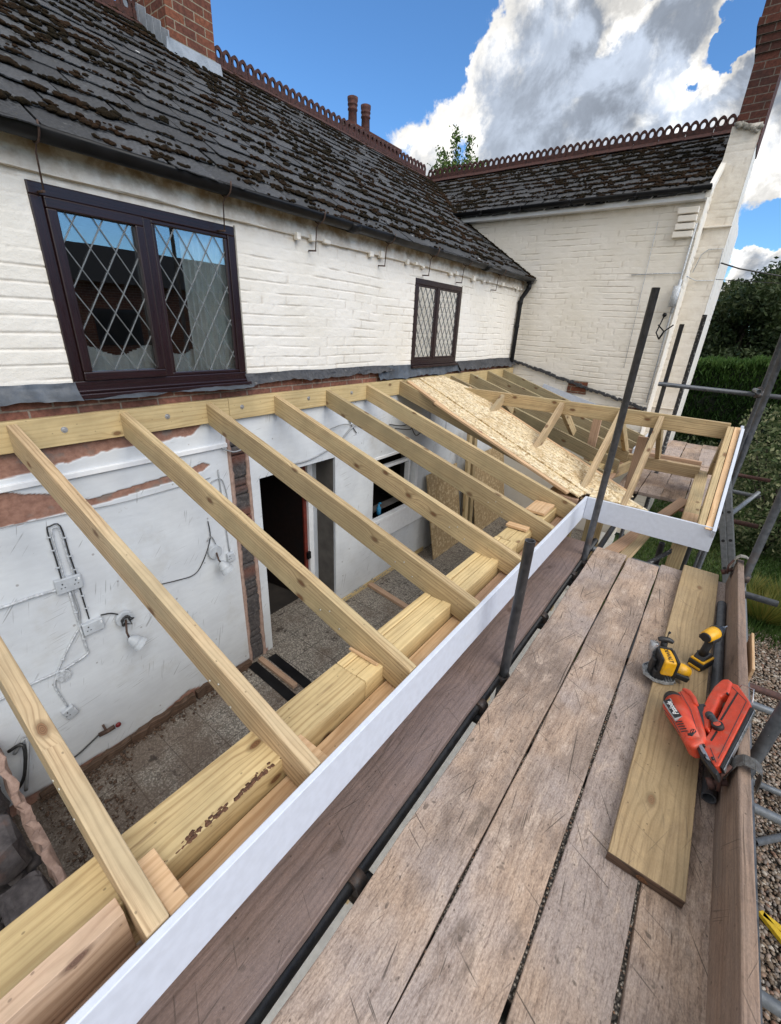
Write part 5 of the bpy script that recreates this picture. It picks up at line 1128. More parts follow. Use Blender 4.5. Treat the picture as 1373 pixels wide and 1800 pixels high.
SIL = plain('brushed_metal', (.52, .53, .54), .3, .85, var=.2, scale=50); CLR = plain('scuffed_clear_plastic', (.30, .31, .31), .25, var=.4, scale=60); WHT = plain('white_print', (.82, .82, .80), .5, var=.02)
def letters(txt, size, M4, mat, parent, name='lettering', th=.0006, shear=0.0, bold=.0):
    cu = bpy.data.curves.new('t', 'FONT'); cu.body = txt; cu.size = size; cu.extrude = th; cu.align_x = 'CENTER'; cu.align_y = 'CENTER'; cu.shear = shear; cu.offset = bold; cu.resolution_u = 3
    ob = bpy.data.objects.new('t', cu); COL.objects.link(ob); dg = bpy.context.evaluated_depsgraph_get(); me = bpy.data.meshes.new_from_object(ob.evaluated_get(dg)); bpy.data.objects.remove(ob); bpy.data.curves.remove(cu)
    o0 = root_loc(parent); me.transform(Matrix.Translation(-o0) @ M4); me.materials.clear(); me.materials.append(mat); me.name = name
    o = bpy.data.objects.new(name, me); COL.objects.link(o); o.parent = parent; return o
def basis(o, x, y):
    x = Vector(x).normalized(); y = Vector(y); y = (y - x * y.dot(x)).normalized(); z = x.cross(y); mm = Matrix.Identity(4)
    for i in range(3): mm[i][0] = x[i]; mm[i][1] = y[i]; mm[i][2] = z[i]; mm[i][3] = Vector(o)[i]
    return mm

# nail gun lying tilted on the board with its magazine on the toe board
gun = thing('nail_gun', (3.3, 1.9, .037), 'orange-red cordless nail gun lying on its side against the toe board', 'nail gun')
n_ = Vector((-.6, 0, 1)).normalized(); e1 = Vector((1, 0, .6)).normalized()
def gp(a, b_, h): return Vector((3.2, 2.0, .07)) + e1 * a + Vector((0, b_, 0)) + n_ * h
def gpart(poly, h0, h1, mat, name, parent=None, bev=.008, bs=3): q = MB(); q.prism(poly, h0, h1, gp); return q.build(name, mat, parent or gun, bevel=bev, bseg=bs)
body = gpart([(-.003, -.068), (.004, -.028), (.028, .004), (.052, .032), (.072, .050), (.099, .042), (.117, -.008), (.134, -.072), (.150, -.135), (.163, -.199), (.172, -.255), (.166, -.285), (.147, -.304), (.129, -.320), (.104, -.300), (.085, -.252), (.051, -.173), (.018, -.113)], -.030, .036, RED, 'body', bev=.016, bs=4)
# cylinder swell of the gas chamber
q = MB(); q.tube([gp(.038, -.020, .010), gp(.075, -.12, .012), (gp(.135, -.275, .010))], .04, 24, rr=[.042, .043, .034]); q.build('gas_chamber', RED, gun)
q = MB(); q.tube([gp(.020, .020, .008), gp(.030, -.002, .009), gp(.0385, -.022, .010)], .04, 24, rr=[.034, .042, .0435]); q.build('rear_cap', BLK, gun, bevel=.003)
gpart([(.064, .045), (.082, .052), (.104, .036), (.126, -.010), (.138, -.06), (.120, -.06), (.100, .0)], -.02, .044, RED, 'cylinder_head', bev=.010)
gpart([(.108, -.002), (.137, -.039), (.160, -.030), (.172, -.054), (.156, -.093), (.164, -.144), (.163, -.205), (.150, -.175), (.132, -.095)], -.02, .026, DGR, 'grip_rubber', bev=.01)
mg = gpart([(.236, .140), (.271, .118), (.311, .002), (.314, -.016), (.216, -.385), (.200, -.389), (.165, -.312), (.164, -.252), (.178, -.211), (.202, -.125), (.241, .046)], -.014, .020, RED, 'magazine', bev=.005)
hd = gpart([(.214, .150), (.240, .152), (.252, .128), (.243, .051), (.212, .030), (.205, -.018), (.192, -.083), (.184, -.128), (.180, -.211), (.160, -.190), (.148, -.100), (.152, -.042), (.164, .016), (.184, .090)], -.020, .028, RED, 'handle', bev=.012, bs=4)
gpart([(.150, -.042), (.160, .016), (.180, .092), (.210, .152), (.216, .146), (.188, .085), (.170, .014), (.160, -.042)], -.012, .020, DGR, 'handle_rubber', bev=.004)
gpart([(.268, .062), (.273, .055), (.218, -.135), (.212, -.130)], .015, .0212, BLK, 'slot', mg, bev=.0); gpart([(.201, -.200), (.207, -.205), (.189, -.262), (.183, -.257)], .015, .0212, BLK, 'slot', mg, bev=0)
gpart([(.311, -.030), (.321, -.034), (.2245, -.392), (.2165, -.388)], -.010, .017, BLK, 'nail_rail', mg, bev=.002)
gpart([(.3215, -.036), (.3245, -.038), (.2285, -.392), (.2250, -.391)], -.004, .010, SIL, 'rail_edge', mg, bev=.001)
q = MB(); q.tube([gp(.208, -.179, .018), gp(.208, -.179, .038)], .021, 12); q.tube([gp(.208, -.179, .038), gp(.208, -.179, .041)], .013, 16, mi=1); q.build('depth_knob', [BLK, RED], gun, bevel=.002)
q = MB(); q.tube([gp(.178, -.118, .030), gp(.205, -.172, .034)], .0125, 14); q.tube([gp(.176, -.114, .030), gp(.186, -.136, .031)], .016, 14); q.build('trigger', DGR, gun, bevel=.002)
gpart([(.130, -.268), (.150, -.262), (.172, -.326), (.193, -.378), (.214, -.412), (.209, -.432), (.198, -.425), (.170, -.372), (.148, -.328)], -.016, .020, BLK, 'nose', bev=.004)
gpart([(.140, -.275), (.152, -.275), (.176, -.332), (.190, -.372), (.178, -.366), (.160, -.330)], .019, .027, SIL, 'nose_plate', bev=.002)
q = MB(); q.tube([gp(.270, .122, .0), gp(.285, .132, .012), gp(.325, .096, .012), gp(.315, .020, .0)], .0024, 8); q.build('belt_hook', SIL, gun)
lab = gpart([(.010, -.070), (.032, -.052), (.088, -.165), (.064, -.182)], .046, .0535, BLK, 'label_panel', bev=.0015)
gpart([(.006, -.074), (.034, -.045), (.093, -.166), (.063, -.190)], .040, .0515, plain('grey_trim', (.35, .35, .35), .4), 'label_trim', lab, bev=.002)
dxa = Vector((.052, -.112)).normalized(); cpt = gp(.050, -.117, .0538)
letters('Paslode', .030, basis(cpt, gp(-dxa.x, -dxa.y, 0) - gp(0, 0, 0), gp(dxa.y, -dxa.x, 0) - gp(0, 0, 0)), WHT, gun, shear=.2, bold=.0004)
gpart([(.114, -.268), (.118, -.250), (.132, -.230), (.143, -.240), (.132, -.275)], .030, .0475, BLK, 'vent', bev=.003)
for (pa, pb, hh_) in (((.012, -.112), (.048, -.172), .0365), ((.048, -.172), (.082, -.250), .0365), ((.060, .030), (.112, -.100), .0365), ((.112, -.100), (.150, -.262), .0365), ((.250, .100), (.300, .000), .0205), ((.300, .000), (.212, -.350), .0205), ((.186, -.300), (.206, -.372), .0205)):
    q = MB(); q.beam(gp(pa[0], pa[1], hh_), gp(pb[0], pb[1], hh_), .0022, .0014, up=tuple(n_)); q.build('seam', DGR, gun)
for i in range(5):
    q = MB(); q.beam(gp(.070 + i * .006, -.205 - i * .014, .0505), gp(.092 + i * .006, -.196 - i * .014, .0505), .004, .002, up=tuple(n_)); q.build('cooling_slot', BLK, gun)
q = MB()
for i in range(3): q.tube([gp(.119 + i * .008, -.262 + i * .004, .048), gp(.124 + i * .008, -.245 + i * .004, .048)], .0018, 6)
q.build('vent_slit', RED, gun)
for a, b_ in ((.166, -.296), (.172, -.352), (.196, -.36), (.158, -.055), (.236, .04), (.012, -.02), (.1, .03)): q = MB(); q.tube([gp(a, b_, .020), gp(a, b_, .030)], .0045, 8); q.build('screw_head', BLK, gun)

# impact driver standing on its battery
drv = thing('impact_driver', (3.315, 2.46, .037), 'yellow and black impact driver standing on its battery behind the nail gun', 'impact driver')
fx = Vector((.42, .91, 0)).normalized(); fy = Vector((-.91, .42, 0)).normalized(); B0 = Vector((3.312, 2.445, .0375))
def dp(a, b_, z): return B0 + fx * a + fy * b_ + Vector((0, 0, z))
q = MB(); q.beam(dp(-.055, 0, .022), dp(.060, 0, .022), .074, .042); q.build('battery', BLK, drv, bevel=.008, bseg=3)
q = MB(); q.beam(dp(-.060, 0, .010), dp(-.045, 0, .010), .060, .014); q.beam(dp(-.05, 0, .048), dp(.055, 0, .048), .066, .012); q.build('battery_trim', YEL, drv, bevel=.004)
q = MB(); q.prism([(-.045, .052), (.05, .052), (.045, .072), (.012, .085), (-.02, .082)], -.027, .027, lambda a, z, h: dp(a, h, z)); q.build('foot', BLK, drv, bevel=.008, bseg=3)
q = MB(); q.tube([dp(-.010, 0, .07), dp(-.005, 0, .11), dp(.008, 0, .15), dp(.012, 0, .185)], .02, 18, rr=[.022, .0185, .0195, .024]); q.build('handle', BLK, drv)
q = MB(); q.prism([(.022, .10), (.030, .125), (.034, .155), (.024, .155), (.014, .11)], -.009, .009, lambda a, z, h: dp(a, h, z)); q.build('trigger', DGR, drv, bevel=.003)
q = MB(); q.tube([dp(-.066, 0, .205), dp(-.055, 0, .207), dp(.0, 0, .208), dp(.036, 0, .208)], .03, 22, rr=[.020, .030, .0325, .031]); q.build('motor_housing', YEL, drv)
q = MB(); q.tube([dp(-.070, 0, .205), dp(-.058, 0, .206)], .025, 22); q.tube([dp(.020, 0, .208), dp(.040, 0, .208), dp(.062, 0, .208), dp(.082, 0, .208)], .03, 22, rr=[.034, .033, .027, .020]); q.prism([(-.048, .175), (.03, .175), (.036, .200), (-.056, .200)], -.0345, .0345, lambda a, z, h: dp(a, h, z)); q.build('nose_cover', BLK, drv, bevel=.004)
q = MB(); q.tube([dp(.082, 0, .208), dp(.104, 0, .208)], .011, 14); q.tube([dp(.104, 0, .208), dp(.140, 0, .208)], .0032, 6); q.build('chuck', SIL, drv)
q = MB(); q.tube([dp(.05, .045, .03), dp(.065, .03, .045), dp(.06, .0, .05)], .010, 8); q.build('bit_holder', BLK, drv)

# compact cordless router
rt = thing('cordless_router', (3.16, 2.25, .037), 'yellow and black compact router with clear base beside the impact driver', 'router')
def rp(a, b_, z): return Vector((3.155, 2.215, .037)) + Vector((.93, .37, 0)) * a + Vector((-.37, .93, 0)) * b_ + Vector((0, 0, z))
q = MB(); poly = [(-.085, -.02), (-.075, .05), (-.03, .085), (.03, .075), (.062, .03), (.065, -.02), (.045, -.055), (.0, -.068), (-.045, -.062)]
q.prism(poly, .003, .009, rp); 
for i in range(9): a0 = poly[i]; a1 = poly[(i + 1) % 9]; q.beam(rp(a0[0] * .95, a0[1] * .95, .013), rp(a1[0] * .95, a1[1] * .95, .013), .004, .010)
for i in range(-4, 5): q.beam(rp(i * .014 - .004, -.055, .012), rp(i * .014 - .004, .05, .012), .003, .006)
q.build('base_plate', CLR, rt, bevel=.001)
q = MB(); q.prism([(-.052, -.045), (-.052, .045), (.0, .052), (.0, -.052)], .010, .060, rp); q.prism([(-.062, -.02), (-.062, .015), (-.045, .02), (-.045, -.02)], .01, .105, rp); q.build('guard', BLK, rt, bevel=.005)
q = MB(); q.tube([rp(-.045, .045, .075), rp(-.05, .055, .12), rp(-.048, .062, .155)], .02, 18, rr=[.017, .021, .021]); q.tube([rp(-.045, .045, .06), rp(-.045, .045, .085)], .014, 14); q.build('dust_tube', SIL, rt, bevel=.002)
q = MB(); q.prism([(-.028, -.055), (-.034, .0), (-.028, .055), (.030, .055), (.036, .0), (.030, -.055)], .045, .135, rp); yo = q.build('motor_housing', YEL, rt, bevel=.012, bseg=4)
q = MB(); q.beam(rp(-.034, -.05, .092), rp(-.034, .05, .092), .012, .10); q.beam(rp(.037, -.05, .085), rp(.037, .05, .085), .014, .105); q.beam(rp(-.03, .052, .135), rp(.036, .052, .135), .012, .014); q.build('bumper', BLK, rt, bevel=.004)
q = MB(); q.tube([rp(.005, .075, .10), rp(.004, .085, .150)], .016, 14); q.tube([rp(-.028, .083, .162), rp(-.010, .085, .166), rp(.018, .086, .166), rp(.040, .084, .158)], .014, 12, rr=[.011, .014, .014, .011]); q.tube([rp(.012, .088, .168), rp(.010, .092, .205)], .0028, 6); q.tube([rp(.012, .091, .20), rp(.016, .093, .212)], .006, 8); q.build('clamp_knob', BLK, rt, bevel=.002)
q = MB(); q.tube([rp(.036, .0, .072), rp(.085, .004, .060), rp(.115, .008, .050)], .03, 18, rr=[.030, .032, .026]); q.build('battery_arm', YEL, rt)
q = MB(); q.beam(rp(.040, -.02, .050), rp(.110, -.02, .032), .040, .030); q.build('battery', BLK, rt, bevel=.006)
letters('DEWALT', .026, basis(rp(.002, -.002, .1358), Vector((.37, -.93, 0)), Vector((.93, .37, 0))), BLK, rt, bold=.0004)

# ------------------------------------------------------------ ladder
lad = thing('ladder', (3.75, 4.6, GZ), 'grey aluminium extension ladder leaning against the outer scaffold pole', 'ladder')
ALU = mottled('dull_aluminium', (.25, .26, .27), (.17, .18, .19), .45, 30, .2, metal=.5)
for sec, dx in ((0, 0.0), (1, .047)):
    ln = Vector((-.34, 0, 1)).normalized(); sdv = Vector((1, 0, .34)).normalized(); P0 = Vector((3.95 + dx, 0, GZ)) if sec == 0 else Vector((3.95 + dx, 0, GZ + .02))
    for y in (4.50, 4.86):
        q = MB(); q.beam(P0 + Vector((0, y, 0)), P0 + Vector((0, y, 0)) + ln * 2.42, .045, .020, up=(0, 1, 0))
        st_ = q.build('stile', ALU, lad, bevel=.003)
        if y < 4.6:
            for i in range(9):
                e = MB(); c = P0 + Vector((0, y - .0105, 0)) + ln * (.2 + i * .26); e.tube([c, c - Vector((0, .0006, 0))], .0135, 16); e.build('rung_hole', BLK, st_)
    for i in range(9):
        q = MB(); c = P0 + ln * (.2 + i * .26); q.tube([c + Vector((0, 4.511, 0)), c + Vector((0, 4.849, 0))], .0125, 10); q.build('rung', ALU, lad)

# ------------------------------------------------------------ things inside the lean-to
M['rock'] = mottled('dark_rubble_stone', (.13, .115, .115), (.05, .044, .046), .85, 9, 1.0, third=(.20, .115, .09), a3=.56)
rub = thing('broken_stone_wall', (1.0, -.1, FZ), 'ragged stub of a dark rubble stone wall at the lower left, torn open', 'broken wall')
rs = np.random.RandomState(4); q = MB(); i_s = 0
for (x, y, z, a, b_, c_) in ((.25, -.10, -.98, .20, .17, .17), (.62, -.12, -1.02, .24, .18, .18), (.98, -.08, -1.10, .20, .15, .16), (1.26, -.12, -1.18, .22, .17, .16), (1.5, -.12, -1.30, .2, .16, .15), (.45, -.1, -1.3, .25, .16, .17), (.85, -.1, -1.36, .25, .16, .17), (1.2, -.1, -1.42, .22, .16, .15), (.1, -.1, -1.3, .2, .16, .2), (.05, -.12, -.72, .2, .15, .16), (.3, -.4, -.9, .3, .2, .2), (.8, -.42, -1.0, .3, .2, .2), (1.3, -.42, -1.1, .3, .2, .2)):
    V_, F_ = ICO[2 if i_s % 2 else 3]; i_s += 1; N3 = np.stack([vnoise(V_[:, 0] * 2.3 + x * 9, V_[:, 1] * 2.3 + V_[:, 2] * 1.7 + i_, 3 + i_) for i_ in range(3)], -1); N4 = fbm(V_[:, 0] * 5 + x * 7, V_[:, 1] * 5 + V_[:, 2] * 4, 8, 3)
    sq = np.sign(V_) * np.abs(V_) ** .36; P_ = sq * .85 * (1 + .35 * (N3 - .5)) * (1 + .25 * (N4[:, None] - .5)); P_ = P_ * np.array([a, b_, c_]) * .72 + np.array([x, y, z])
    q.shared([tuple(p_) for p_ in P_], F_, None, 0, False)
q.build('stone', M['rock'], rub)
q = MB(); up_ = []; dn_ = []
for i in range(60):
    x = .0 + i * .028; zt = -.84 - .20 * x - (.1 if x > 1.1 else 0) + .05 * math.sin(x * 9) + random.uniform(-.018, .018); up_.append((x, zt)); dn_.append((x + random.uniform(-.01, .01), zt - .10 - random.random() * .04))
q.prism(up_ + dn_[::-1], .030, .062, lambda a_, b_, h: (a_, h + .012 * math.sin(a_ * 40), b_)); q.build('mortar_edge', M['pinkrender'], rub, bevel=.006)
q = MB()
for i in range(60): x = random.uniform(.0, 1.5); q.blob((x, random.uniform(-.3, .0), -1.15 - .15 * x + random.uniform(-.1, .1)), random.uniform(.02, .05), 1, jit=.35)
q.build('rubble_fill', M['rock'], rub)
# debris at the foot of the wall
m_deb = mottled('brown_debris', (.14, .085, .055), (.05, .032, .022), .95, 60, 1.0, third=(.22, .19, .16), a3=.56)
q = MB()
for i in range(900):
    r_ = random.random() ** .6; an = random.uniform(0, 1.7); x = .05 + r_ * .62 * math.cos(an) * 1.3; y = .12 + r_ * .55 * math.sin(an)
    if x > 1.3: continue
    s0_ = .0025 + .010 * random.random() ** 3.5; q.blob((x, y, FZ + .004 + .06 * max(0, 1 - r_ * 1.6) + random.random() * .008), (s0_ * random.uniform(.7, 1.8), s0_ * random.uniform(.7, 1.6), s0_ * .8), 1, jit=.4)
for i in range(160): y = random.uniform(.3, 1.8); q.blob((.05 + abs(random.gauss(0, .05)), y, FZ + .01), random.uniform(.004, .014), 1, jit=.3)
prop(q.build('rubble_debris', m_deb, None, origin=(.4, .4, FZ)), 'brown loose rubble and dirt spilled in the corner of the floor by the broken stone wall', 'rubble', kind='stuff')
q = MB()
for i in range(9): y = .30 + i * .02; q.blob((.62 + i * .03, y, FZ + .07), (.03, .018, .014), 1, jit=.3)
q.build('crumpled_rag', mottled('grey_rag', (.25, .25, .23), (.13, .13, .12), .9, 30, .8), None, label='crumpled grey rag lying on the rubble in the corner', cat='rag', origin=(.7, .4, FZ))
for (x0, y0, x1, y1, lb) in ((.05, 1.87, .72, 1.83, 'black plastic damp-proof strip nearer the camera at the foot of the pier'), (.10, 2.07, .75, 2.02, 'black plastic damp-proof strip on the doorway side of the batten')):
    q = MB(); q.beam((x0, y0, FZ + .008), (x1, y1, FZ + .008), .095, .006, seg=8, warp=.004); q.build('plastic_strip', M['blackpvc'], None, bevel=.001, label=lb, cat='plastic strip', group='black damp-proof strips on the floor')
q = MB(); q.beam((.06, 1.955, FZ + .022), (.60, 1.94, FZ + .022), .05, .036); q.build('timber_batten', M['pink'], None, bevel=.002, label='short timber batten on the floor between two black plastic strips', cat='batten', group='battens on the floor')
q = MB(); q.beam((.03, 3.71, FZ + .022), (1.5, 3.50, FZ + .022), .07, .04); q.build('timber_batten', M['pink'], None, bevel=.002, label='long reddish timber batten lying on the speckled floor below the kitchen window', cat='batten', group='battens on the floor')
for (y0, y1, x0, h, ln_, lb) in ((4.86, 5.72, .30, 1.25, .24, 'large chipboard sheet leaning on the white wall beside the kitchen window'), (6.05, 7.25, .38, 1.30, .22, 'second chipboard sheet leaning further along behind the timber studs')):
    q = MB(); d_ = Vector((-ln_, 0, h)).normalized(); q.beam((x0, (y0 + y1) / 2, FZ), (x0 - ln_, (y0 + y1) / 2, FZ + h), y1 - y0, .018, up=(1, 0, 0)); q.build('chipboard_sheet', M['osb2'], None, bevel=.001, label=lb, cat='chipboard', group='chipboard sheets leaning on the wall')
for (x, y, lb) in ((.30, 5.80, 'upright brown stud between the two chipboard sheets, nearer the camera'), (.30, 5.98, 'upright brown stud between the two chipboard sheets, further away')):
    q = MB(); q.beam((x, y, FZ), (x - .12, y, .28), .05, .095, up=(0, 1, 0)); q.build('timber_stud', M['treated'], None, bevel=.003, label=lb, cat='stud', group='studs by the chipboard sheets')
q = MB(); z0 = WIN3[2]; q.tube([(-.06, 3.96, z0), (-.06, 3.96, z0 + .09), (-.06, 3.96, z0 + .115), (-.06, 3.96, z0 + .15)], .03, 16, rr=[.03, .03, .013, .012]); q.tube([(-.06, 3.96, z0 + .15), (-.03, 3.96, z0 + .16)], .012, 8)
q.build('soap_bottle', plain('blue_plastic', (.03, .22, .42), .3), None, label='small blue soap bottle on the sill of the dark kitchen window', cat='bottle', origin=(-.06, 3.96, z0))

# ------------------------------------------------------------ ground, floor, gravel, grass
m, k, b = newmat('speckled_floor_tiles'); p = k.obj(); s_ = k.sep(p)
v = k.voro(p, 95); c_ = k.mix(k.mapr(k.sep(v.outputs['Color'])[0], .2, .9), (.15, .13, .105), (.46, .41, .345)); n = k.noise(p, 2.2, 5, .6)
c_ = k.mix(k.mapr(v.outputs['Distance'], .3, .6, 0, .6), c_, (.16, .145, .125))
holes_ = k.mapr(k.voro(k.vm('ADD', p, k.vm('SCALE', k.noise(p, 20, 2, col=True), sc=.02)), 30).outputs['Distance'], .10, .17, 1, 0); c_ = k.mix(k.math('MULTIPLY', holes_, .8), c_, (.02, .016, .013))
gx = k.math('ABSOLUTE', k.math('SUBTRACT', k.math('FRACT', k.math('MULTIPLY', s_[0], 3.3)), .5)); gy = k.math('ABSOLUTE', k.math('SUBTRACT', k.math('FRACT', k.math('MULTIPLY', s_[1], 3.3)), .5)); jn = k.mapr(k.math('MAXIMUM', gx, gy), .484, .492)
c_ = k.mix(k.math('MULTIPLY', jn, .7), c_, (.04, .035, .03)); dirt = k.mapr(k.math('ADD', n, k.mapr(s_[1], .0, 2.2, .22, -.04, False)), .44, .68)
c_ = k.mix(k.math('MULTIPLY', dirt, .68), c_, (.115, .078, .055)); c_ = k.mix(k.math('MULTIPLY', k.mapr(k.noise(p, 9, 5, .65), .60, .68), .8), c_, (.035, .025, .02))
setb(k, b, col=c_, rough=.85, nrm=k.bump(k.math('SUBTRACT', v.outputs['Distance'], k.math('ADD', holes_, jn)), .5, .004)); M['floor'] = m
q = MB(); q.box(-.45, 2.25, -1.2, 7.5, FZ - .12, FZ); q.build('floor_slab', M['floor'], None, kind='structure')
q = MB(); q.box(1.95, 2.26, -1.2, 7.45, FZ + .0, FZ + .10); q.build('door_threshold', mottled('pale_concrete', (.70, .68, .62), (.58, .56, .51), .8, 20, .3), frame)
m, k, b = newmat('grassy_soil'); p = k.obj(); n = k.noise(p, 6, 6, .7); c_ = k.mix(k.mapr(n, .3, .7), (.030, .050, .014), (.07, .105, .03)); c_ = k.mix(k.mapr(k.noise(p, .7, 4), .5, .68), c_, (.075, .06, .03)); setb(k, b, col=c_, rough=.95, nrm=k.bump(n, .8, .03)); M['lawn'] = m
q = MB(); q.face([(-150, -150, GZ - .03), (150, -150, GZ - .03), (150, 150, GZ - .03), (-150, 150, GZ - .03)]); q.build('ground', M['lawn'], None, kind='structure')
m, k, b = newmat('gravel'); p = k.obj(); v = k.voro(p, 55); cc_ = k.sep(v.outputs['Color']); c_ = k.mix(k.mapr(cc_[0], 0, 1, 0, 1, False), (.10, .075, .055), (.40, .35, .29)); c_ = k.mix(k.mapr(cc_[1], .7, .9), c_, (.22, .12, .07)); c_ = k.mix(k.mapr(v.outputs['Distance'], .25, .6), c_, (.03, .024, .018))
setb(k, b, col=c_, rough=.85, nrm=k.bump(k.math('SUBTRACT', 1.0, v.outputs['Distance']), 1.0, .02)); M['gravel'] = m
q = MB(); q.face([(2.2, -4, GZ - .012), (9, -4, GZ - .012), (9, 6.25, GZ - .012), (2.2, 6.35, GZ - .012)]); q.build('gravel_path', M['gravel'], None, kind='structure')
m, k, b = newmat('pebble'); r_ = k.attr('rnd'); n = k.noise(k.obj(), 60, 3); cr_ = m.node_tree.nodes.new('ShaderNodeValToRGB'); k.put(cr_.inputs[0], r_)
el = cr_.color_ramp.elements; el[0].position = 0; el[0].color = (.11, .075, .05, 1); el[1].position = 1; el[1].color = (.52, .46, .38, 1)
for ps, cl in ((.25, (.26, .19, .13, 1)), (.45, (.20, .17, .15, 1)), (.6, (.34, .27, .20, 1)), (.75, (.24, .13, .085, 1)), (.88, (.40, .36, .31, 1))): e = el.new(ps); e.color = cl
setb(k, b, col=k.vm('SCALE', cr_.outputs[0], sc=k.mapr(n, .3, .7, .75, 1.1)), rough=.8); M['pebble'] = m
V_, F_ = ICO[1]; F_ = np.array(F_); NP = 26000; rs = np.random.RandomState(2)
px_ = rs.uniform(3.55, 5.1, NP); py_ = rs.uniform(1.2, 6.3, NP); rr_ = rs.uniform(.006, .015, NP); dx_ = np.stack([rs.uniform(.8, 1.6, NP), rs.uniform(.8, 1.4, NP), rs.uniform(.45, .8, NP)], -1) * rr_[:, None]
an = rs.uniform(0, 6.28, NP); P_ = V_[None] * (1 + rs.uniform(-.18, .18, (NP, len(V_)))[..., None]) * dx_[:, None, :]; ca_, sa2 = np.cos(an)[:, None], np.sin(an)[:, None]
X_ = P_[..., 0] * ca_ - P_[..., 1] * sa2 + px_[:, None]; Y_ = P_[..., 0] * sa2 + P_[..., 1] * ca_ + py_[:, None]; Z_ = P_[..., 2] + GZ - .004 + rs.uniform(0, .012, NP)[:, None]
npmesh('pebbles', np.stack([X_, Y_, Z_], -1).reshape(-1, 3), (F_[None] + (np.arange(NP) * len(V_))[:, None, None]).reshape(-1, 3), M['pebble'], attrs={'rnd': np.repeat(rs.rand(NP), len(V_))}, smooth=True, kind='stuff', label='loose brown and cream gravel stones beside the scaffold', cat='gravel', origin=(4.2, 3.5, GZ))

def foliage_mat(name, ramp, rough=.6, trans=.25):
    m, k, b = newmat(name); r_ = k.attr('rnd'); cr_ = m.node_tree.nodes.new('ShaderNodeValToRGB'); k.put(cr_.inputs[0], r_); el = cr_.color_ramp.elements
    el[0].position = 0; el[0].color = ramp[0] + (1,); el[1].position = 1; el[1].color = ramp[-1] + (1,)
    for i, c in enumerate(ramp[1:-1]): e = el.new((i + 1) / (len(ramp) - 1)); e.color = c + (1,)
    setb(k, b, col=cr_.outputs[0], rough=rough, spec=.3)
    tl = k.n('ShaderNodeBsdfTranslucent'); k.put(tl.inputs[0], cr_.outputs[0]); mx = k.n('ShaderNodeMixShader'); mx.inputs[0].default_value = trans; k.L.new(b.outputs[0], mx.inputs[1]); k.L.new(tl.outputs[0], mx.inputs[2])
    k.L.new(mx.outputs[0], m.node_tree.nodes['Material Output'].inputs['Surface']); return m
def leaves(name, C, size, mat, parent, seed, up=.3, aspect=.5, kind=None, dirs=None, tone=None, **kw):
    rs = np.random.RandomState(seed); n = len(C); d = rs.normal(size=(n, 3)) if dirs is None else dirs + rs.normal(size=(n, 3)) * .35
    d[:, 2] += up; d /= np.linalg.norm(d, axis=1)[:, None]; e = np.cross(d, rs.normal(size=(n, 3))); e /= np.linalg.norm(e, axis=1)[:, None] + 1e-9; f = np.cross(d, e)
    s_ = size * rs.uniform(.6, 1.3, n)[:, None]; V = np.stack([C - d * s_ * .5, C + e * s_ * aspect * .5 + f * s_ * .08, C + d * s_ * .5, C - e * s_ * aspect * .5 + f * s_ * .08], 1).reshape(-1, 3)
    F = (np.arange(n)[:, None] * 4 + np.arange(4)[None]); rn = rs.rand(n) if tone is None else np.clip(tone + rs.uniform(-.25, .25, n), 0, 1)
    return npmesh(name, V, F, mat, parent, attrs={'rnd': np.repeat(rn, 4)}, kind=kind, **kw)
GRS = foliage_mat('grass_blade', [(.022, .05, .010), (.045, .095, .018), (.075, .13, .03), (.13, .15, .05)])
rs = np.random.RandomState(5); n = 60000; gx_ = 2.2 + (rs.rand(n) ** .8) * 5; gy_ = rs.uniform(5.9, 13.0, n); gx_ = np.concatenate([gx_, rs.uniform(2.4, 3.7, 9000)]); gy_ = np.concatenate([gy_, rs.uniform(4.2, 6.4, 9000)]); n = len(gx_)
hh_ = rs.uniform(.03, .09, n) * (1 + 1.2 * (np.abs(gy_ - 6.5) < .5)); a_ = rs.uniform(0, 6.28, n); w_ = .004 + .0006 * gy_; lx = rs.normal(0, .03, n); ly = rs.normal(0, .03, n); z_ = np.full(n, GZ - .02)
V = np.stack([np.stack([gx_ - w_ * np.cos(a_), gy_ - w_ * np.sin(a_), z_], -1), np.stack([gx_ + w_ * np.cos(a_), gy_ + w_ * np.sin(a_), z_], -1), np.stack([gx_ + lx, gy_ + ly, z_ + hh_], -1)], 1).reshape(-1, 3)
npmesh('grass', V, np.arange(n * 3).reshape(-1, 3), GRS, attrs={'rnd': np.repeat(np.clip(fbm(gx_ * 1.3, gy_ * 1.3, 3, 3) + rs.uniform(-.25, .25, n), 0, 1), 3)}, kind='stuff', label='green lawn behind the ladder and below the bay', cat='grass', origin=(4, 8, GZ))
def tuft(x, y, lb, seed, col, h=.35, n=420):
    rs = np.random.RandomState(seed); r_ = rs.rand(n) ** .5 * .22; a_ = rs.uniform(0, 6.28, n); bx = x + r_ * np.cos(a_) * .5; by = y + r_ * np.sin(a_) * .5; tx = x + r_ * np.cos(a_) * 2; ty = y + r_ * np.sin(a_) * 2; hz = h * rs.uniform(.5, 1, n); w_ = .006
    V = np.stack([np.stack([bx - w_, by, np.full(n, GZ)], -1), np.stack([bx + w_, by, np.full(n, GZ)], -1), np.stack([tx, ty, GZ + hz], -1)], 1).reshape(-1, 3)
    npmesh('grass_tuft', V, np.arange(n * 3).reshape(-1, 3), col, attrs={'rnd': np.repeat(rs.rand(n), 3)}, label=lb, cat='plant', group='yellowish tufts at the edge of the gravel', origin=(x, y, GZ))
YT = foliage_mat('yellow_green_blade', [(.06, .09, .015), (.13, .16, .03), (.22, .22, .05), (.25, .19, .04)])
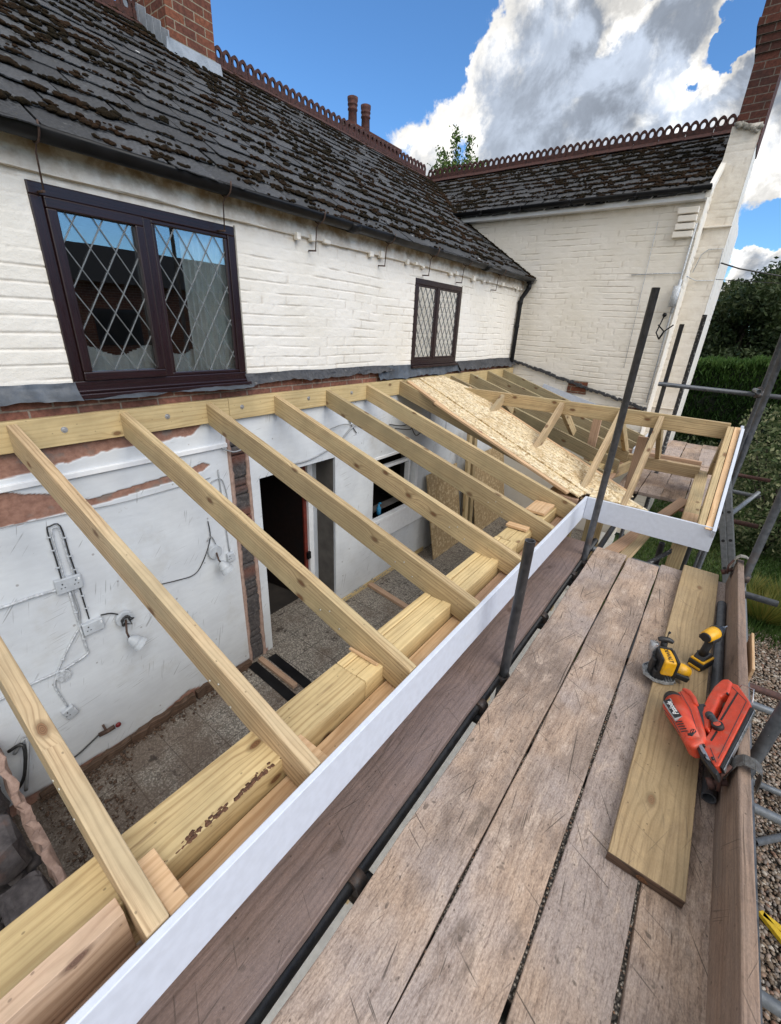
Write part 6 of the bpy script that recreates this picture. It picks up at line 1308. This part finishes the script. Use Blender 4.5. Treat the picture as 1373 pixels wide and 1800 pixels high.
tuft(4.25, 6.6, 'yellow-green tuft of grass at the lawn edge just behind the toe board end', 21, YT, .4, 700); tuft(4.55, 7.0, 'taller yellowish grass tuft further right at the lawn edge', 22, YT, .45, 700); tuft(4.1, 7.2, 'small yellowing tuft beside the ladder foot', 23, YT, .3, 400)

# hedges and trees
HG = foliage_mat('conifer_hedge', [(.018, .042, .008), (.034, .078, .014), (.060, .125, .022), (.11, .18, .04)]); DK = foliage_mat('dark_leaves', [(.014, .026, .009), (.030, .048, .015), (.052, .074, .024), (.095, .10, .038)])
VG = foliage_mat('variegated_leaves', [(.035, .06, .02), (.07, .11, .035), (.16, .19, .09), (.34, .34, .19)]); LF = foliage_mat('bright_leaves', [(.03, .06, .012), (.06, .11, .02), (.11, .17, .035), (.16, .22, .06)])
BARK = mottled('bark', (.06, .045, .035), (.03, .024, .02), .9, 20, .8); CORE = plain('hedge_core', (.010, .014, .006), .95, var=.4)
hedge = thing('conifer_hedge', (5, 14.5, GZ), 'clipped bright green conifer hedge behind the lawn', 'hedge')
rs = np.random.RandomState(9); n = 52000; hx = rs.uniform(1.6, 8.5, n); t = rs.rand(n); top = rs.rand(n) < .30
ztop = 1.18 + .10 * np.sin(hx * 2.2) + .12 * (fbm(hx * 2.5, hx * 0, 4, 3) - .5) * 2 - .05 * (hx - 2)
hy = np.where(top, rs.uniform(14, 15.3, n), 14 + rs.normal(0, .05, n) + .22 * fbm(hx * 1.5, t * 4, 6, 3)); hz = np.where(top, ztop + rs.normal(0, .04, n), GZ + t * (ztop - GZ) * 1.0)
dirs = np.stack([rs.normal(0, .3, n), np.where(top, .0, -.5) + rs.normal(0, .2, n), np.ones(n) * .8], -1)
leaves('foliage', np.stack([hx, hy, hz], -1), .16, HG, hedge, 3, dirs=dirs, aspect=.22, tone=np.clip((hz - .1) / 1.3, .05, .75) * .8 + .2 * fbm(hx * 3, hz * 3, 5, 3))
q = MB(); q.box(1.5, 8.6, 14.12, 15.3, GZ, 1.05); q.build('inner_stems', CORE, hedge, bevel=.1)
def tree(name, x, y, h, r, nleaf, mat, lb, cat, group, seed, size=.16, trunk_r=.14, low=.25, lobes=9):
    t_ = thing(name, (x, y, GZ), lb, cat, group); rs = np.random.RandomState(seed); cs = []
    q = MB(); zb = GZ + h * low; q.tube([(x, y, GZ - .05), (x + .1, y, (GZ + zb) / 2), (x, y + .1, zb), (x + .1, y, GZ + h * .75)], trunk_r, 10, rr=[trunk_r * 1.2, trunk_r, trunk_r * .8, trunk_r * .25])
    for i in range(lobes):
        a_ = i * 2.4 + rs.rand(); hh = GZ + h * (low + (1 - low) * (i + .5) / lobes * .92); rad = r * (1 - .5 * (i / lobes)) * rs.uniform(.45, .75); c = np.array([x + math.cos(a_) * rad, y + math.sin(a_) * rad, hh]); cs.append((c, r * rs.uniform(.38, .60) * (1 - .25 * i / lobes)))
        q.tube([(x, y, hh - h * .15), tuple((c + np.array([x, y, hh - h * .05])) / 2), tuple(c)], trunk_r * .3, 6, rr=[trunk_r * .4, trunk_r * .25, .015])
    q.build('trunk', BARK, t_); per = nleaf // lobes; P = []
    for c, rad in cs:
        d = rs.normal(size=(per, 3)); d /= np.linalg.norm(d, axis=1)[:, None]; rr_ = rad * (rs.rand(per) ** .33) * (.72 + .55 * fbm(d[:, 0] * 2.5 + c[0], d[:, 1] * 2.5 + d[:, 2] * 2, seed, 3)); P.append(c + d * rr_[:, None] * np.array([1, 1, .85]))
    P = np.concatenate(P); cl = fbm(P[:, 0] * 1.6, P[:, 2] * 1.6 + P[:, 1], seed + 1, 3); P = P[(cl > .34) | (rs.rand(len(P)) < .45)]
    leaves('crown', P, size, mat, t_, seed, tone=fbm(P[:, 0] * 1.2, P[:, 2] * 1.2, seed + 3, 3)); return t_
tg = 'dark trees behind the conifer hedge'
tree('dark_tree', 3.0, 18.5, 5.3, 1.9, 15000, DK, 'dark leafy tree behind the hedge, touching the edge of the chimney breast', 'tree', tg, 41)
tree('dark_tree', 4.6, 19.5, 5.6, 2.2, 16000, DK, 'broad dark tree behind the hedge at the right edge of the view', 'tree', tg, 42)
tree('dark_tree', 2.0, 20.5, 5.4, 1.9, 9000, DK, 'dark tree mostly hidden by the wing of the house', 'tree', tg, 43)
tree('dark_tree', 3.8, 22.0, 6.2, 2.4, 12000, DK, 'taller dark tree standing furthest back behind the hedge', 'tree', tg, 45)
tree('dark_tree', 7.0, 19.0, 5.6, 2.4, 9000, DK, 'dark tree beyond the right end of the hedge', 'tree', tg, 44)
rs = np.random.RandomState(3); bs = thing('variegated_shrub', (3.95, 9.0, GZ), 'round shrub with pale-edged variegated leaves behind the scaffold poles', 'shrub'); n = 11000
d = rs.normal(size=(n, 3)); d /= np.linalg.norm(d, axis=1)[:, None]; rr_ = 1.0 * rs.rand(n) ** .25 * (.75 + .5 * fbm(d[:, 0] * 3, d[:, 2] * 3 + d[:, 1], 5, 3)); P = np.array([4.35, 9.2, -.45]) + d * rr_[:, None] * np.array([1.15, .9, 1.35]); P = P[P[:, 2] > GZ]
leaves('foliage', P, .075, VG, bs, 6, aspect=.55); q = MB()
for i in range(14): a_ = i * 2.4; q.tube([(4.35, 9.2, GZ), (4.35 + .3 * math.cos(a_), 9.2 + .3 * math.sin(a_), -.9), (4.35 + .7 * math.cos(a_), 9.2 + .6 * math.sin(a_), .1 + .2 * math.sin(i))], .015, 6, rr=[.02, .014, .006])
q.build('stem', BARK, bs)
rs = np.random.RandomState(8); low_ = thing('dark_shrub', (3.2, 11.6, GZ), 'low dark shrub at the foot of the conifer hedge', 'shrub'); n = 9000; P = np.stack([rs.uniform(2.0, 6.0, n), rs.uniform(11.5, 12.6, n), GZ + rs.rand(n) ** .8 * (.9 + .4 * np.sin(rs.rand(n)))], -1)
leaves('foliage', P, .09, DK, low_, 9); q = MB(); q.tube([(3.2, 12, GZ), (3.3, 12, -1.0)], .03, 6); q.build('stem', BARK, low_)
# slender leafy shoots rising behind the ridge
sp_ = thing('leafy_treetop', (-5.3, 14.0, GZ), 'slender leafy treetop showing behind the meeting of the two ridges', 'tree'); rs = np.random.RandomState(12); q = MB(); P = []
for (x, y, z0, z1, w_) in ((-5.40, 14, 4.4, 7.12, .11), (-4.95, 14, 4.4, 6.88, .11), (-5.8, 14, 4.2, 6.62, .17), (-5.4, 14, 4.0, 6.27, .34), (-4.95, 14.2, 4.0, 6.22, .30), (-5.95, 14, 4.0, 6.2, .24), (-4.6, 14.2, 4.0, 6.25, .25)):
    q.tube([(-5.3, 14, 1.0), (x * .8 - 5.3 * .2, 14, z0 - .6), (x, y, z1)], .03, 6, rr=[.09, .03, .005]); m_ = int(1100 * (w_ / .2)); t = rs.rand(m_); P.append(np.stack([x + rs.normal(0, w_, m_) * (1.1 - t * .5) * .75, y + rs.normal(0, w_, m_), z0 + t * (z1 - z0)], -1))
q.tube([(-5.3, 14, GZ), (-5.3, 14, 1.2)], .12, 8); q.build('trunk', BARK, sp_); leaves('crown', np.concatenate(P), .11, LF, sp_, 4)

# yellow trestle and loose tubes on the gravel
tr = thing('trestle', (4.15, 2.4, GZ), 'yellow steel trestle leg lying folded on the gravel beside the toe board', 'trestle'); YP = mottled('yellow_painted_steel', (.70, .47, .02), (.50, .33, .02), .5, 25, .2)
for (p0, p1) in (((4.09, 2.63, GZ + .03), (4.75, 2.05, GZ + .03)), ((4.10, 2.62, GZ + .03), (4.90, 2.42, GZ + .03))): q = MB(); q.beam(p0, p1, .035, .03); q.build('leg', YP, tr, bevel=.003)
for t_ in (.3, .6, .9): q = MB(); q.beam((4.09 + .66 * t_, 2.63 - .58 * t_, GZ + .03), (4.10 + .80 * t_, 2.62 - .20 * t_, GZ + .03), .02, .02); q.build('crossbar', YP, tr, bevel=.002)
for (p0, p1, lb) in (((4.08, 3.12, GZ + .03), (4.8, 3.9, GZ + .03), 'short grey tube lying on the gravel, nearer the camera'), ((3.98, 3.62, GZ + .08), (4.9, 3.72, GZ + .08), 'grey tube lying across the gravel, crossing on top of the other')):
    q = MB(); q.tube([p0, p1], .024, 14, hollow=.8); q.build('loose_tube', M['tubelight'], None, label=lb, cat='tube', group='grey tubes on the gravel', origin=p0)

# neighbouring house seen mirrored in the window panes
nb = thing('neighbouring_house', (15, 9, GZ), 'red brick house with a dark roof mirrored in the big leaded window', 'house')
q = MB(); q.bbox(13.5, 13.9, -3, 46, GZ, 2.5); q.build('wall', M['brick'], nb)
q = MB(); q.shared([(13.2, -3.3, 2.45), (13.2, 46.3, 2.45), (16.5, 46.3, 3.80), (16.5, -3.3, 3.80), (20, -3.3, 2.45), (20, 46.3, 2.45)], [(0, 1, 2, 3), (3, 2, 5, 4)]); q.build('roof', plain('dark_roof_tiles', (.012, .012, .013), .9, var=.3, scale=4, spec=.1), nb)
for y in (1.5, 6.2, 10.5, 15, 19):
    q = MB(); q.box(13.46, 13.5, y, y + 1.4, .6, 1.7); wi = q.build('window', M['upvc'], nb); e = MB(); e.box(13.44, 13.455, y + .08, y + 1.32, .68, 1.62); e.build('pane', M['roomdark'], wi)
tree('garden_tree', 10.5, 13.5, 6.0, 1.8, 5000, DK, 'garden tree mirrored in the right-hand pane of the big window', 'tree', None, 61, size=.25)
